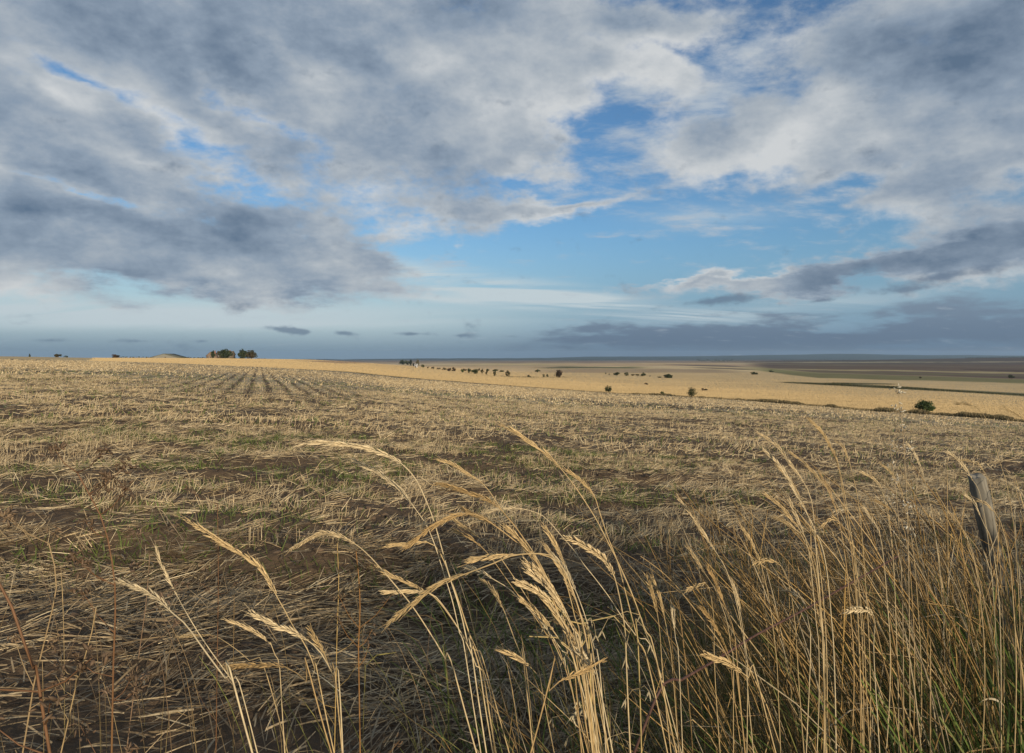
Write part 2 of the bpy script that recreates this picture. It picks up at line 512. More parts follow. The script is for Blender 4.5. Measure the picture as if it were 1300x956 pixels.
def build_straw():
    parts = []
    for n, d0, d1, w0, w1, l0, l1, segs in ((11000, 2.5, 6, .0025, .0048, .05, .24, 2), (44000, 6, 13, .003, .0062, .05, .24, 2),
                                            (105000, 13, 42, .007, .013, .08, .28, 1), (190000, 42, 190, .012, .024, .10, .30, 1)):
        X, Y = sample_wedge(n, d0, d1)
        if d1 > 100:   # spread evenly over the picture rather than over the land
            Y = 1 / RNG.uniform(1 / d1, 1 / d0, n); Y = np.sqrt(Y * np.sqrt(RNG.uniform(d0 * d0, d1 * d1, n))); X = RNG.uniform(-.86, .86, n) * Y
        cv = strawcover(X, Y)
        keep = (RNG.random(n) < .10 + .85 * cv) & (bound(X, Y) < -.006)
        X, Y, cv = X[keep], Y[keep], cv[keep]; n = len(X)
        az = R(24) + (fbm(X / .9, Y / .7, 61, 3) - .5) * 3.4 + RNG.normal(0, .62, n)
        rm = rowmask(X, Y)
        az = np.where(RNG.random(n) < rm * .8, R(110) + RNG.normal(0, .3, n), az)
        az += np.where(RNG.random(n) < .5, math.pi, 0)
        el = np.abs(RNG.normal(0, .16, n)) + (RNG.random(n) < .16) * RNG.uniform(.2, 1.0, n)
        L = RNG.uniform(l0, l1, n); W = RNG.uniform(w0, w1, n) * (1 + (Y / 60 if d1 > 100 else 0))
        z = zg(X, Y) + RNG.uniform(.0, .045, n) * (.4 + cv) + .004
        base = np.stack([X, Y, z], 1)
        bend = np.stack([RNG.normal(0, .006, n), RNG.normal(0, .006, n), -np.abs(np.sin(el)) * L * .25], 1)
        c = straw_cols(n) * (.9 + .1 * cv)[:, None]
        parts.append(ribbons(base, az, el, L, W, c, RNG.normal(0, .7, n), bend, segs))
    # flattened tufts: sheaves of nearly parallel straw pressed down by the roller
    for nt, d0, d1, ns, w, l0, l1, sp in ((1700, 2.8, 14, 13, .0045, .08, .22, .05), (5200, 14, 48, 6, .011, .10, .26, .08)):
        X, Y = sample_wedge(nt * 2, d0, d1)
        keep = (RNG.random(len(X)) < .15 + .85 * sstep(.40, .58, fbm(X / .9, Y / .7, 141, 3))) & (bound(X, Y) < -.01) & (rowmask(X, Y) < .6)
        X, Y = X[keep][:nt], Y[keep][:nt]; k = len(X); n = k * ns
        a0 = R(28) + (fbm(X / 1.3, Y / 1.0, 61, 3) - .5) * 3.2 + RNG.normal(0, .45, k) + np.where(RNG.random(k) < .25, math.pi, 0)
        e0 = RNG.uniform(.02, .55, k) ** 1.3
        az = np.repeat(a0, ns) + RNG.normal(0, .17, n); el = np.abs(np.repeat(e0, ns) + RNG.normal(0, .10, n))
        off = RNG.normal(0, 1, (n, 2)) * np.array([sp, sp * .6])
        bx, by = np.repeat(X, ns) + off[:, 0], np.repeat(Y, ns) + off[:, 1]
        L = RNG.uniform(l0, l1, n)
        base = np.stack([bx, by, zg(bx, by) + RNG.uniform(0, .03, n)], 1)
        bend = np.stack([np.zeros(n), np.zeros(n), -np.sin(el) * L * RNG.uniform(.1, .6, n)], 1)
        c = straw_cols(n, .8, 1.15) * np.repeat(RNG.uniform(.8, 1.1, k), ns)[:, None]
        parts.append(ribbons(base, az, el, L, w * RNG.uniform(.6, 1.25, n), c, RNG.normal(0, .7, n), bend, 2 if d1 < 20 else 1))
    V, Q, C = merge(parts)
    tag(mesh_np('straw_litter', V, Q, C, M_STRAW), 'pale flattened straw strewn over the brown soil of the near field', 'straw', kind='stuff')


def build_stubble():
    parts = []
    for nt, d0, d1, ns, w, h in ((1300, 4.9, 14, 14, .0042, .125), (5200, 14, 45, 7, .011, .15), (7000, 45, 170, 4, .05, .20)):
        X, Y = sample_wedge(nt * 6, d0, d1)
        # standing remains follow the drill lines
        m = rowmask(X, Y)
        s = np.where(m > .4, (X + .37 * Y) / 1.066 / .82, (Y + .10 * X + (fbm(X / 4, Y / 4, 8) - .5) * .8) / .95)
        line = np.abs(s - np.round(s)) < np.where(m > .4, .17, .42)
        pn = .4 * fbm(X / 1.8, Y / .9, 77, 3) + .6 * fbm(X / .6, Y / .5, 78, 2) + .10 * np.exp(-((Y - 6.0) / 1.0) ** 2) * (X > .2)
        keep = line & (pn > .555) & (bound(X, Y) < -.01)
        X, Y = X[keep][:nt], Y[keep][:nt]; n = len(X) * ns
        sp = .10 if d1 < 20 else .16
        bx = np.repeat(X, ns) + RNG.normal(0, sp, n); by = np.repeat(Y, ns) + RNG.normal(0, .04 if d1 < 20 else .1, n)
        lean = np.repeat(RNG.uniform(.35, 1.5, len(X)), ns); az = np.repeat(RNG.normal(.5, 1.2, len(X)), ns) + RNG.normal(0, .35, n)
        el = np.clip(lean + RNG.normal(0, .16, n), .2, 1.55)
        L = h * RNG.uniform(.5, 1.3, n); W = w * RNG.uniform(.7, 1.3, n)
        base = np.stack([bx, by, zg(bx, by) - .01], 1)
        parts.append(ribbons(base, az, el, L, W, straw_cols(n, .7, 1.1), RNG.uniform(-1.5, 1.5, n), None, 1))
    V, Q, C = merge(parts)
    tag(mesh_np('stubble', V, Q, C, M_STRAW), 'short upright cut stubble in broken drill lines across the near field', 'stubble', kind='stuff')


def build_weeds():
    parts = []
    for n, d0, d1, w, l in ((90000, 3.9, 14, .007, .085), (90000, 14, 60, .02, .12)):
        X, Y = sample_wedge(n, d0, d1)
        keep = RNG.random(n) < greencover(X, Y) * .8
        X, Y = X[keep], Y[keep]; n = len(X)
        base = np.stack([X, Y, zg(X, Y)], 1)
        c = np.array([.095, .135, .035]) * RNG.uniform(.6, 1.4, n)[:, None] + RNG.uniform(0, .03, n)[:, None] * np.array([1, .6, 0])
        parts.append(ribbons(base, RNG.uniform(0, 6.28, n), RNG.uniform(.3, 1.3, n), l * RNG.uniform(.5, 1.5, n), w * RNG.uniform(.6, 1.3, n), c, RNG.uniform(-1, 1, n), None, 1))
    V, Q, C = merge(parts)
    tag(mesh_np('green_weeds', V, Q, C, M_BLADE), 'low green weeds and volunteer seedlings between the straw', 'weeds', kind='stuff')


def build_field_edge():
    """rough grass along the far edge of the stubble field"""
    parts = []
    n = 26000
    px = RNG.uniform(380, 1420, n)
    px = np.where(RNG.random(n) < .45, RNG.uniform(950, 1420, n), px)
    b = np.interp(px, COLS, BS)
    clump = fbm(px / 22, px * 0, 44, 4)
    Y = b * (1.0 + RNG.uniform(.01, .075, n) * (.4 + .6 * sstep(700, 1100, px)))
    X = (px - CX) / F * Y
    hgt = (.16 + .34 * sstep(.35, .75, clump)) * (.35 + .65 * sstep(500, 1000, px)) * RNG.uniform(.5, 1.2, n)
    base = np.stack([X, Y, zg(X, Y)], 1)
    pal = np.array([[.14, .11, .055], [.22, .165, .085], [.075, .07, .035], [.34, .25, .13]])
    c = pal[RNG.choice(4, n, p=[.35, .3, .25, .1])] * RNG.uniform(.7, 1.2, n)[:, None]
    parts.append(ribbons(base, RNG.uniform(0, 6.28, n), RNG.uniform(1.0, 1.5, n), hgt, RNG.uniform(.04, .10, n) * Y / 100, c, RNG.uniform(-1.5, 1.5, n), None, 1))
    V, Q, C = merge(parts)
    tag(mesh_np('rough_grass', V, Q, C, M_BLADE), 'dark rough grass strip along the lower edge of the stubble field', 'grass', kind='stuff')


def build_far_stubble():
    """upright cut stalks of the golden field beyond, in drill rows"""
    n = 480000
    px = RNG.uniform(120, 1420, n); u = RNG.random(n) ** 1.1
    b = np.interp(px, COLS, BS) * 1.03
    Y = 1 / (1 / b + (1 / 1700. - 1 / b) * u)
    X = (px - CX) / F * Y
    X = X + RNG.normal(0, 1, n)
    ok = bound(X, Y) > .02
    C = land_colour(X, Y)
    ok &= C[:, 0] > .28
    X, Y, C = X[ok], Y[ok], C[ok]; n = len(X)
    base = np.stack([X, Y, zg(X, Y) - .01], 1)
    c = C * .86 * RNG.uniform(.94, 1.05, n)[:, None]
    tag(mesh_np('far_stubble', *ribbons(base, -1.57 + RNG.normal(0, .55, n), RNG.uniform(1.2, 1.5, n), RNG.uniform(.10, .17, n) * (1 + Y / 1500), RNG.uniform(.03, .05, n) * (1 + Y / 170), c, RNG.normal(0, .25, n), None, 1), M_STRAW), 'golden cut stubble standing in the field beyond the near one', 'stubble', kind='stuff')


def build_grass_lines():
    parts = []
    for pts, n, hgt, wid in (([(1000,486),(1040,488),(1100,491),(1200,496),(1310,502)], 9000, 1.0, 5.), ([(1055,487),(1090,487.6),(1130,488)], 1500, .7, 3.), ([(640,478.6),(720,479)], 500, .5, 2.), ([(690,468),(750,467),(815,466.6)], 900, .8, 6.)):
        q = [hit(*a)[:2] for a in pts]; t = RNG.uniform(0, len(q) - 1.001, n); i = t.astype(int); f = t - i; q = np.array(q)
        XY = q[i] * (1 - f)[:, None] + q[i + 1] * f[:, None]
        X = XY[:, 0] + RNG.normal(0, 1.5, n); Y = XY[:, 1] + RNG.normal(0, wid, n)
        cl = sstep(.3, .65, fbm(X / 9, X * 0 + 2, 19, 3))
        base = np.stack([X, Y, zg(X, Y)], 1)
        c = np.array([[.07, .07, .03], [.10, .09, .04], [.05, .055, .025]])[RNG.integers(0, 3, n)] * RNG.uniform(.7, 1.2, n)[:, None]
        parts.append(ribbons(base, RNG.uniform(0, 6.28, n), RNG.uniform(.9, 1.5, n), hgt * (.35 + .65 * cl) * RNG.uniform(.5, 1.1, n), RNG.uniform(.1, .25, n), c, RNG.uniform(-1.5, 1.5, n), None, 1))
    tag(mesh_np('ditch_grass', *merge(parts), M_BLADE), 'dark grass lines along ditches crossing the golden valley fields', 'grass', kind='stuff')


build_far_stubble(); build_grass_lines()
def build_clods():
    n = 26000
    Y = np.sqrt(RNG.uniform(2.6 ** 2, 16 ** 2, n)); X = RNG.uniform(-.85, .85, n) * Y
    keep = RNG.random(n) < 1.05 - strawcover(X, Y) * .8
    X, Y = X[keep], Y[keep]; n = len(X)
    r = .006 + .030 * RNG.random(n) ** 3
    o = np.array([[1, 0, 0], [0, 1, 0], [-1, 0, 0], [0, -1, 0], [.5, .5, .75], [-.5, .5, .75], [-.5, -.5, .75], [.5, -.5, .75]])
    ps = np.stack([X, Y, zg(X, Y) - r * .15], 1)
    V = ps[:, None] + (o[None] + RNG.normal(0, .22, (n, 8, 3))) * (r[:, None] * np.array([1.2, 1, .8])[None])[:, None]
    q = np.array([[0, 1, 5, 4], [1, 2, 6, 5], [2, 3, 7, 6], [3, 0, 4, 7], [4, 5, 6, 7]])
    Q = (np.arange(n) * 8)[:, None, None] + q[None]
    c = np.array([.105, .072, .047]) * RNG.uniform(.6, 1.5, n)[:, None]
    tag(mesh_np('soil_crumbs', V.reshape(-1, 3), Q.reshape(-1, 4), np.repeat(c, 8, axis=0), M_BARK), 'crumbs and clods of brown soil between the straw', 'soil', kind='stuff')


build_clods(); build_straw(); build_stubble(); build_weeds(); build_field_edge()


# ------------------------------------------------------------------ tall grass at the field edge
GOLDS = [(.50, .36, .18), (.46, .33, .165), (.56, .425, .24), (.42, .28, .125), (.58, .46, .28)]


def grass_stalk(pts, nhead, d, label, group=None, fat=1.0, awn=.3, dd=0.0, panicle=False, hue=None, head=True):
    """one tall stalk: pts = where it passes, tip first (read off the photo at distance d); nhead = points in the seed head"""
    n = len(pts)
    c3 = [P3(x, y, d + dd * (i / (n - 1) - .5)) for i, (x, y) in enumerate(pts)]
    x, y, z = c3[-1]; x1, y1, z1 = c3[-2]
    slope = (x - x1) / max(z1 - z, 1e-3)
    gz = float(zg(x, y)) - .02
    run = max(z - gz, .05)
    c3.append((x + max(-.4, min(.4, slope)) * run * .30, y + .01, z - run * .5)); xe = x + max(-.4, min(.4, slope)) * run * .45 + random.uniform(-.10, .10)
    c3.append((xe, y + .02, float(zg(xe, y + .02)) - .02))
    base = np.array(c3[-1])
    cs, Ltot = spline(c3, max(24, int(10 * n)))
    hc, hl = spline(c3[:nhead], 40) if nhead > 2 else spline(c3[:3], 40)
    root = empty('grass_stalk', base, label, 'grass stalk', group)
    hue = np.array(hue if hue is not None else GOLDS[random.randrange(5)])
    q = np.linspace(0, 1, len(cs))
    rad = (.0005 + .0007 * np.clip(q * 1.6, 0, 1)) * random.uniform(.8, 1.25)
    low = np.array([.34, .26, .07]); f = sstep(.55, 1., q)[:, None]
    m = MB(); m.tube(cs - base, rad, hue * (1 - f) * .92 + low * f, 5)
    # a joint or two with a dry sheath
    for fq in (.55, .78):
        k = int(fq * len(cs)); seg = cs[k:k + 4] - base
        if len(seg) > 2: m.tube(seg, .0016, hue * .75, 5)
    m.build('stem', M_STEM, root)
    if random.random() < .55:      # a dry papery leaf still hanging from a joint
        for _ in range(random.choice((1, 1, 2))):
            k = int(random.uniform(.42, .85) * len(cs)); p0 = cs[k] - base
            ln = random.uniform(.09, .24); sx = random.choice((-1, -1, 1)); dy = random.uniform(-.5, .5)
            t = np.linspace(0, 1, 11)
            lp = np.stack([p0[0] + sx * ln * .8 * t, p0[1] + dy * ln * t, p0[2] + ln * (.75 * t - random.uniform(.7, 1.5) * t ** 2)], 1)
            tw = random.uniform(-1, 1) + t * random.uniform(-2.5, 2.5)
            w = random.uniform(.0016, .0034) * np.clip(t * 6 + .4, 0, 1) * (1 - t ** 2 * .92)
            sd = np.stack([np.cos(tw) * .3, np.cos(tw), np.sin(tw)], 1)
            V = np.stack([lp - sd * w[:, None], lp + sd * w[:, None]], 1).reshape(-1, 3)
            lf = MB(); lf.add(V, [(2 * i, 2 * i + 1, 2 * i + 3, 2 * i + 2) for i in range(10)], np.array(random.choice(((.42, .33, .2), (.36, .27, .15), (.5, .42, .29), (.30, .24, .12)))))
            lf.build('leaf', M_BLADE, root)
    if head:
        h = MB()
        pitch = .0052; ns = max(8, int(hl / pitch))
        hp = np.stack([np.interp(np.linspace(0, 1, ns), np.linspace(0, 1, 40), hc[:, k]) for k in range(3)], 1) - base
        t = -np.gradient(hp, axis=0); t /= np.linalg.norm(t, axis=1)[:, None]
        side0 = np.cross(t, [0, 1, 0]); side0 /= np.linalg.norm(side0, axis=1)[:, None] + 1e-9
        nor = np.cross(t, side0)
        for i in range(ns):
            s = i / (ns - 1)
            env = min(1, .45 + 2.5 * s) * (1 if s < .8 else 1 - .5 * (s - .8) / .2)
            for sg in (-1, 1):
                if random.random() < .10: continue
                ang = R(7 + 6 * random.random()); sd = side0[i] * sg + nor[i] * random.uniform(-.7, .7)
                ax = t[i] * math.cos(ang) + sd * math.sin(ang)
                ln = .0118 * env * random.uniform(.7, 1.3); wd = .0021 * env * fat * random.uniform(.85, 1.15)
                cc = hue * random.uniform(.85, 1.2)
                h.spindle(hp[i] + sd * .0008 * fat, ax, ln, wd, np.clip(cc * 1.08, 0, .85), np.cross(ax, nor[i]))
                if awn and random.random() < awn:
                    h.tube([hp[i] + ax * ln * .9, hp[i] + ax * (ln + random.uniform(.006, .016))], .00028, cc, 3)
        h.build('seed_head', M_HEAD, root)
    return root


# (points tip first, points in head, distance, label, fatness)
ST = [
 ([(237,660),(262,676),(290,694),(320,712),(338,732),(350,755),(360,772),(372,795),(388,820),(400,850),(410,890)],6,.75,'thick golden seed head leaning from upper left, tallest in the left cluster',1.25),
 ([(150,737),(178,748),(200,760),(215,775),(235,792),(252,815),(270,840),(290,867),(305,900)],4,.65,'pale arching grass stalk nearest the brown weeds on the left',1.2),
 ([(197,693),(207,722),(224,755),(243,789),(265,823),(296,866),(310,890)],3,1.0,'thin straight grass stalk crossing just behind the pale arching one on the left',.55),
 ([(286,786),(308,795),(330,806),(344,818),(351,840),(357,880)],4,.9,'short stalk with small straight head under the tallest left seed head',.9),
 ([(284,848),(308,845),(334,844),(360,846),(379,856),(391,867),(402,890)],4,.7,'low grass stalk with level seed head pointing left near the bottom',1.15),
 ([(318,778),(346,792),(374,804),(391,813),(408,830),(424,860),(432,890)],4,.7,'grass stalk with plump slanting head in the left cluster, below the tallest',1.15),
 ([(393,797),(401,813),(412,830),(420,855),(428,885)],3,.75,'short upright seed head at the right edge of the left cluster',1.0),
 ([(224,808),(245,807),(268,806),(280,811),(298,823),(318,840),(342,868)],3,1.1,'thin grass stalk with small level head low among the straw on the left',.7),
 ([(379,564),(399,562),(420,563),(440,565),(461,568),(479,574),(497,581),(509,588),(523,602),(532,616),(541,636),(550,659),(559,690),(570,730),(583,771),(593,814),(604,865)],8,.8,'longest arching golden stalk whose level head points left, highest of all',1.15),
 ([(445,583),(461,591),(479,600),(497,613),(509,622),(520,636),(530,650),(541,666),(552,692),(563,727),(574,762),(584,807),(596,865)],6,.85,'arching golden stalk just below and parallel to the longest one',1.05),
 ([(367,699),(386,688),(408,677),(429,680),(450,690),(466,703),(482,720),(500,741),(523,769),(548,807),(564,835),(584,880)],5,.9,'grass stalk with seed head kinked over in the middle like an elbow',1.1),
 ([(486,752),(500,752),(518,751),(537,751),(550,755),(562,768),(575,787),(590,812),(606,850),(614,885)],4,.9,'grass stalk with short level head pointing left at mid height',1.05),
 ([(477,720),(491,728),(509,736),(527,744),(537,749),(550,757),(563,771),(583,800),(600,826),(622,868)],5,.92,'grass stalk with straight slanting head above the short level one',1.0),
 ([(491,793),(509,778),(527,764),(544,750),(563,739),(595,727),(627,715),(652,705),(688,703),(706,710),(722,737),(738,785),(748,835),(754,885)],6,.7,'stalk bent right over, its long head drooping down to the left',.95),
 ([(593,712),(620,708),(652,704),(680,703),(698,707),(714,727),(730,785),(742,860)],3,.76,'stalk bent over with a level head lying above the drooping one',.95),
 ([(492,692),(507,691),(521,690),(542,688),(553,694),(563,711),(578,751),(592,793),(610,852),(618,885)],4,.9,'grass stalk with level head turned left beside the crossing stems',.95),
 ([(512,697),(531,683),(553,667),(578,655),(595,652),(611,656),(629,668),(654,687),(672,703),(700,742),(725,792),(748,865)],5,.8,'stalk hooped over with its head drooping left above the level heads',1.05),
 ([(552,614),(567,617),(584,622),(602,628),(620,635),(632,643),(647,660),(661,678),(674,700),(690,732),(707,775),(726,825),(738,880)],6,.8,'golden stalk with long gently curved head in the middle bunch',1.15),
 ([(554,583),(576,590),(593,601),(608,610),(620,622),(632,640),(643,656),(658,674),(680,706),(702,750),(722,805),(742,875)],4,1.0,'slender grass stalk arching above the long curved head in the middle',.7),
 ([(636,539),(656,550),(675,563),(693,576),(711,594),(727,614),(739,631),(753,653),(761,667),(774,693),(787,719),(803,756),(818,798),(838,860)],5,.9,'tall straight leaning stalk reaching highest right of the middle bunch',.95),
 ([(718,596),(732,606),(744,617),(755,631),(761,650),(771,680),(784,714),(795,756),(803,787),(812,819),(828,865)],4,1.0,'thin stalk running close behind the tall straight leaning one',.7),
 ([(718,683),(732,688),(746,696),(758,703),(769,713),(779,730),(785,752),(790,777),(794,808),(796,865)],6,.7,'plump curved seed head right of the middle bunch, dark ditch behind',1.25),
 ([(616,651),(632,647),(650,645),(668,647),(686,653),(697,662),(709,676),(729,699),(740,715),(756,735),(774,759),(792,787),(808,808),(838,855)],4,1.1,'thin stalk arching flat over the middle bunch and down to the right',.65),
 ([(584,644),(600,653),(615,659),(629,667),(645,680),(668,700),(690,735),(710,780),(725,830),(732,880)],4,.85,'pale seed head slanting into the middle bunch from its upper left',1.0),
 ([(574,658),(586,667),(600,676),(611,685),(629,700),(647,725),(668,757),(692,795),(716,845),(728,885)],4,.95,'straight thin head slanting below the pale one into the middle bunch',.85),
 ([(593,720),(608,725),(624,734),(647,748),(664,766),(682,784),(700,807),(718,833),(736,864)],3,.9,'stalk running long and straight down beneath the middle bunch',.9),
 ([(609,736),(620,743),(629,755),(638,771),(645,789),(654,814),(663,838),(668,870)],4,.9,'stalk with short hanging head alone below the middle bunch',1.0),
 ([(654,738),(663,742),(672,746),(690,757),(702,770),(715,790),(728,815),(742,855)],5,.7,'fattest bright seed head in front of the middle bunch',1.45),
 ([(632,824),(644,829),(655,835),(672,845),(683,858),(690,885)],4,.8,'short plump head near the bottom, below the hanging one',1.15),
 ([(767,838),(752,845),(740,852),(712,864),(696,878),(690,895)],4,.65,'low seed head pointing right at the bottom of the middle bunch',1.1),
 ([(893,829),(907,836),(923,842),(941,853),(954,865),(968,890)],4,.65,'plump pale head crossing the dark bramble cane',1.2),
 ([(813,706),(834,721),(855,740),(876,766),(897,793),(915,818),(930,850),(938,880)],2,1.0,'bare thin stalk slanting alone across the dark ditch',.3),
 ([(871,750),(881,745),(896,740),(903,760),(907,800),(908,865)],3,1.0,'short level head at the left edge of the right stand',.95),
 ([(860,632),(876,651),(892,675),(907,698),(920,719),(927,738),(935,766),(941,798),(948,860)],4,1.1,'tallest stalk at the left edge of the right stand',.75),
 ([(820,730),(828,753),(834,777),(838,808),(842,865)],3,1.0,'first of two upright heads standing in front of the dark ditch',.75),
 ([(828,732),(837,756),(843,782),(850,819),(855,865)],3,1.1,'second upright head in front of the dark ditch, slightly taller and thinner',.6),
 ([(854,772),(855,782),(856,798),(858,816),(863,865)],3,1.0,'short vertical head alone on the right side of the dark ditch',.8),
 ([(991,747),(1005,751),(1016,759),(1023,769),(1025,784),(1027,880)],4,.8,'curled plump head halfway down the right stand',1.25),
 ([(957,715),(966,713),(975,711),(989,716),(996,728),(1003,748),(1010,800),(1015,880)],4,.95,'level head turned left just above the curled plump one',1.0),
 ([(1075,776),(1087,774),(1101,775),(1108,780),(1111,796),(1112,880)],4,.8,'whiskered pale ear lying level in the right stand',1.3),
 ([(1042,669),(1050,662),(1059,659),(1069,667),(1076,684),(1084,707),(1095,785),(1100,880)],4,1.1,'small head hooked over like a crook in the right stand',1.0),
 ([(1200,573),(1212,580),(1223,592),(1235,610),(1243,624),(1251,662),(1258,720),(1264,800),(1268,880)],4,1.4,'stalk leaning across the top of the wooden post',.9),
 ([(1212,512),(1228,513),(1243,519),(1259,546),(1267,580),(1279,620),(1290,700),(1296,880)],3,1.3,'tall stalk with nodding head standing highest behind the wooden post',.8),
 ([(1026,531),(1046,552),(1057,573),(1065,593),(1076,650),(1086,730),(1093,880)],3,1.2,'highest stalk of the right stand, its straight head leaning left',.8),
]
AWNED = 'whiskered'
for pts, nh, d, lab, fat in ST:
    grass_stalk(pts, nh, d, lab, 'tall golden grass stalks at the field edge', fat, awn=(1.0 if AWNED in lab else .25), dd=random.uniform(-.12, .12), head='bare' not in lab)

BUNCH = [
 ([(668,723),(685,737),(700,752),(718,780),(732,812),(746,870)],4,.74), ([(666,712),(690,733),(712,765),(728,800),(743,870)],3,.78),
 ([(704,787),(718,798),(728,812),(738,840),(746,880)],3,.72), ([(720,805),(735,822),(748,842),(758,880)],3,.75), ([(727,823),(742,836),(755,857),(764,885)],3,.7),
 ([(690,668),(704,690),(716,716),(730,760),(744,810),(752,870)],3,.9), ([(640,668),(662,688),(684,716),(706,758),(726,806),(742,870)],3,.88),
 ([(700,704),(716,722),(730,748),(744,786),(756,830),(764,880)],3,.82), ([(676,745),(692,762),(708,784),(724,812),(738,850),(744,885)],4,.72),
 ([(660,760),(682,778),(702,800),(722,832),(736,870)],3,.8), ([(690,690),(710,720),(728,756),(744,800),(758,862)],3,.95),
 ([(575,673),(586,678),(599,684),(610,693),(622,706),(650,745),(690,800),(724,870)],4,1.0),
]
for pts, nh, d in BUNCH:
    grass_stalk(pts, nh, d, 'golden seed head packed among its neighbours in the dense middle bunch', 'seed heads packed in the middle bunch', 1.05, dd=random.uniform(-.1, .1))
STAND = [
 ([(961,549),(985,565),(1002,587),(1020,612),(1031,640),(1036,700),(1041,760),(1046,870)],4,1.1), ([(968,569),(992,594),(1006,619),(1020,644),(1034,672),(1047,708),(1055,780),(1060,870)],4,1.15),
 ([(970,626),(992,644),(1013,669),(1031,701),(1040,750),(1046,870)],3,.95), ([(981,656),(1002,667),(1020,683),(1035,730),(1043,800),(1047,880)],3,.95),
 ([(1001,573),(1018,586),(1033,600),(1048,618),(1061,639),(1074,665),(1084,696),(1091,760),(1096,870)],4,1.25), ([(1050,560),(1059,577),(1065,596),(1075,660),(1085,740),(1092,870)],3,1.3),
 ([(1061,560),(1071,569),(1078,586),(1090,640),(1098,730),(1105,870)],3,1.3), ([(1001,632),(1010,654),(1020,677),(1027,703),(1035,780),(1040,870)],3,1.05),
 ([(1093,599),(1108,607),(1118,618),(1128,660),(1135,730),(1140,870)],3,1.3), ([(1095,643),(1108,662),(1118,682),(1126,760),(1130,870)],3,1.2),
 ([(1110,635),(1124,642),(1137,651),(1150,682),(1158,760),(1161,880)],3,1.3), ([(872,694),(884,711),(894,727),(907,746),(915,766),(923,790),(928,825),(931,880)],3,1.05),
 ([(898,718),(910,743),(920,769),(931,800),(938,870)],3,1.05), ([(928,736),(935,756),(940,780),(946,820),(949,880)],3,1.1),
 ([(888,770),(902,787),(918,813),(928,845),(932,885)],3,1.0), ([(1213,584),(1230,585),(1242,590),(1250,600),(1257,615),(1265,670),(1271,740),(1275,880)],4,1.5),
 ([(1224,627),(1237,639),(1244,654),(1252,672),(1259,688),(1268,760),(1271,880)],3,1.3), ([(1240,636),(1252,640),(1264,652),(1271,665),(1280,702),(1286,760),(1290,880)],3,1.25),
 ([(1271,609),(1287,617),(1298,628),(1310,662),(1318,740),(1322,880)],3,1.4), ([(1170,637),(1184,638),(1197,642),(1220,668),(1235,706),(1245,765),(1250,880)],3,1.2),
 ([(1274,517),(1300,533),(1318,562),(1332,650),(1340,880)],3,1.4), ([(1120,590),(1134,604),(1146,628),(1158,690),(1166,780),(1170,880)],3,1.4),
 ([(1040,600),(1052,622),(1062,650),(1072,700),(1080,780),(1084,880)],3,1.25), ([(940,668),(955,690),(966,716),(976,760),(984,820),(988,880)],3,1.15),
 ([(985,590),(1004,612),(1020,640),(1034,684),(1044,750),(1050,870)],3,1.3), ([(1150,560),(1163,580),(1173,606),(1186,670),(1196,760),(1200,880)],3,1.6),
]
for pts, nh, d in STAND:
    grass_stalk(pts, nh, d, 'thin golden stalk with a narrow head in the dense stand on the right', 'narrow stalks of the right stand', .75, dd=random.uniform(-.1, .1))


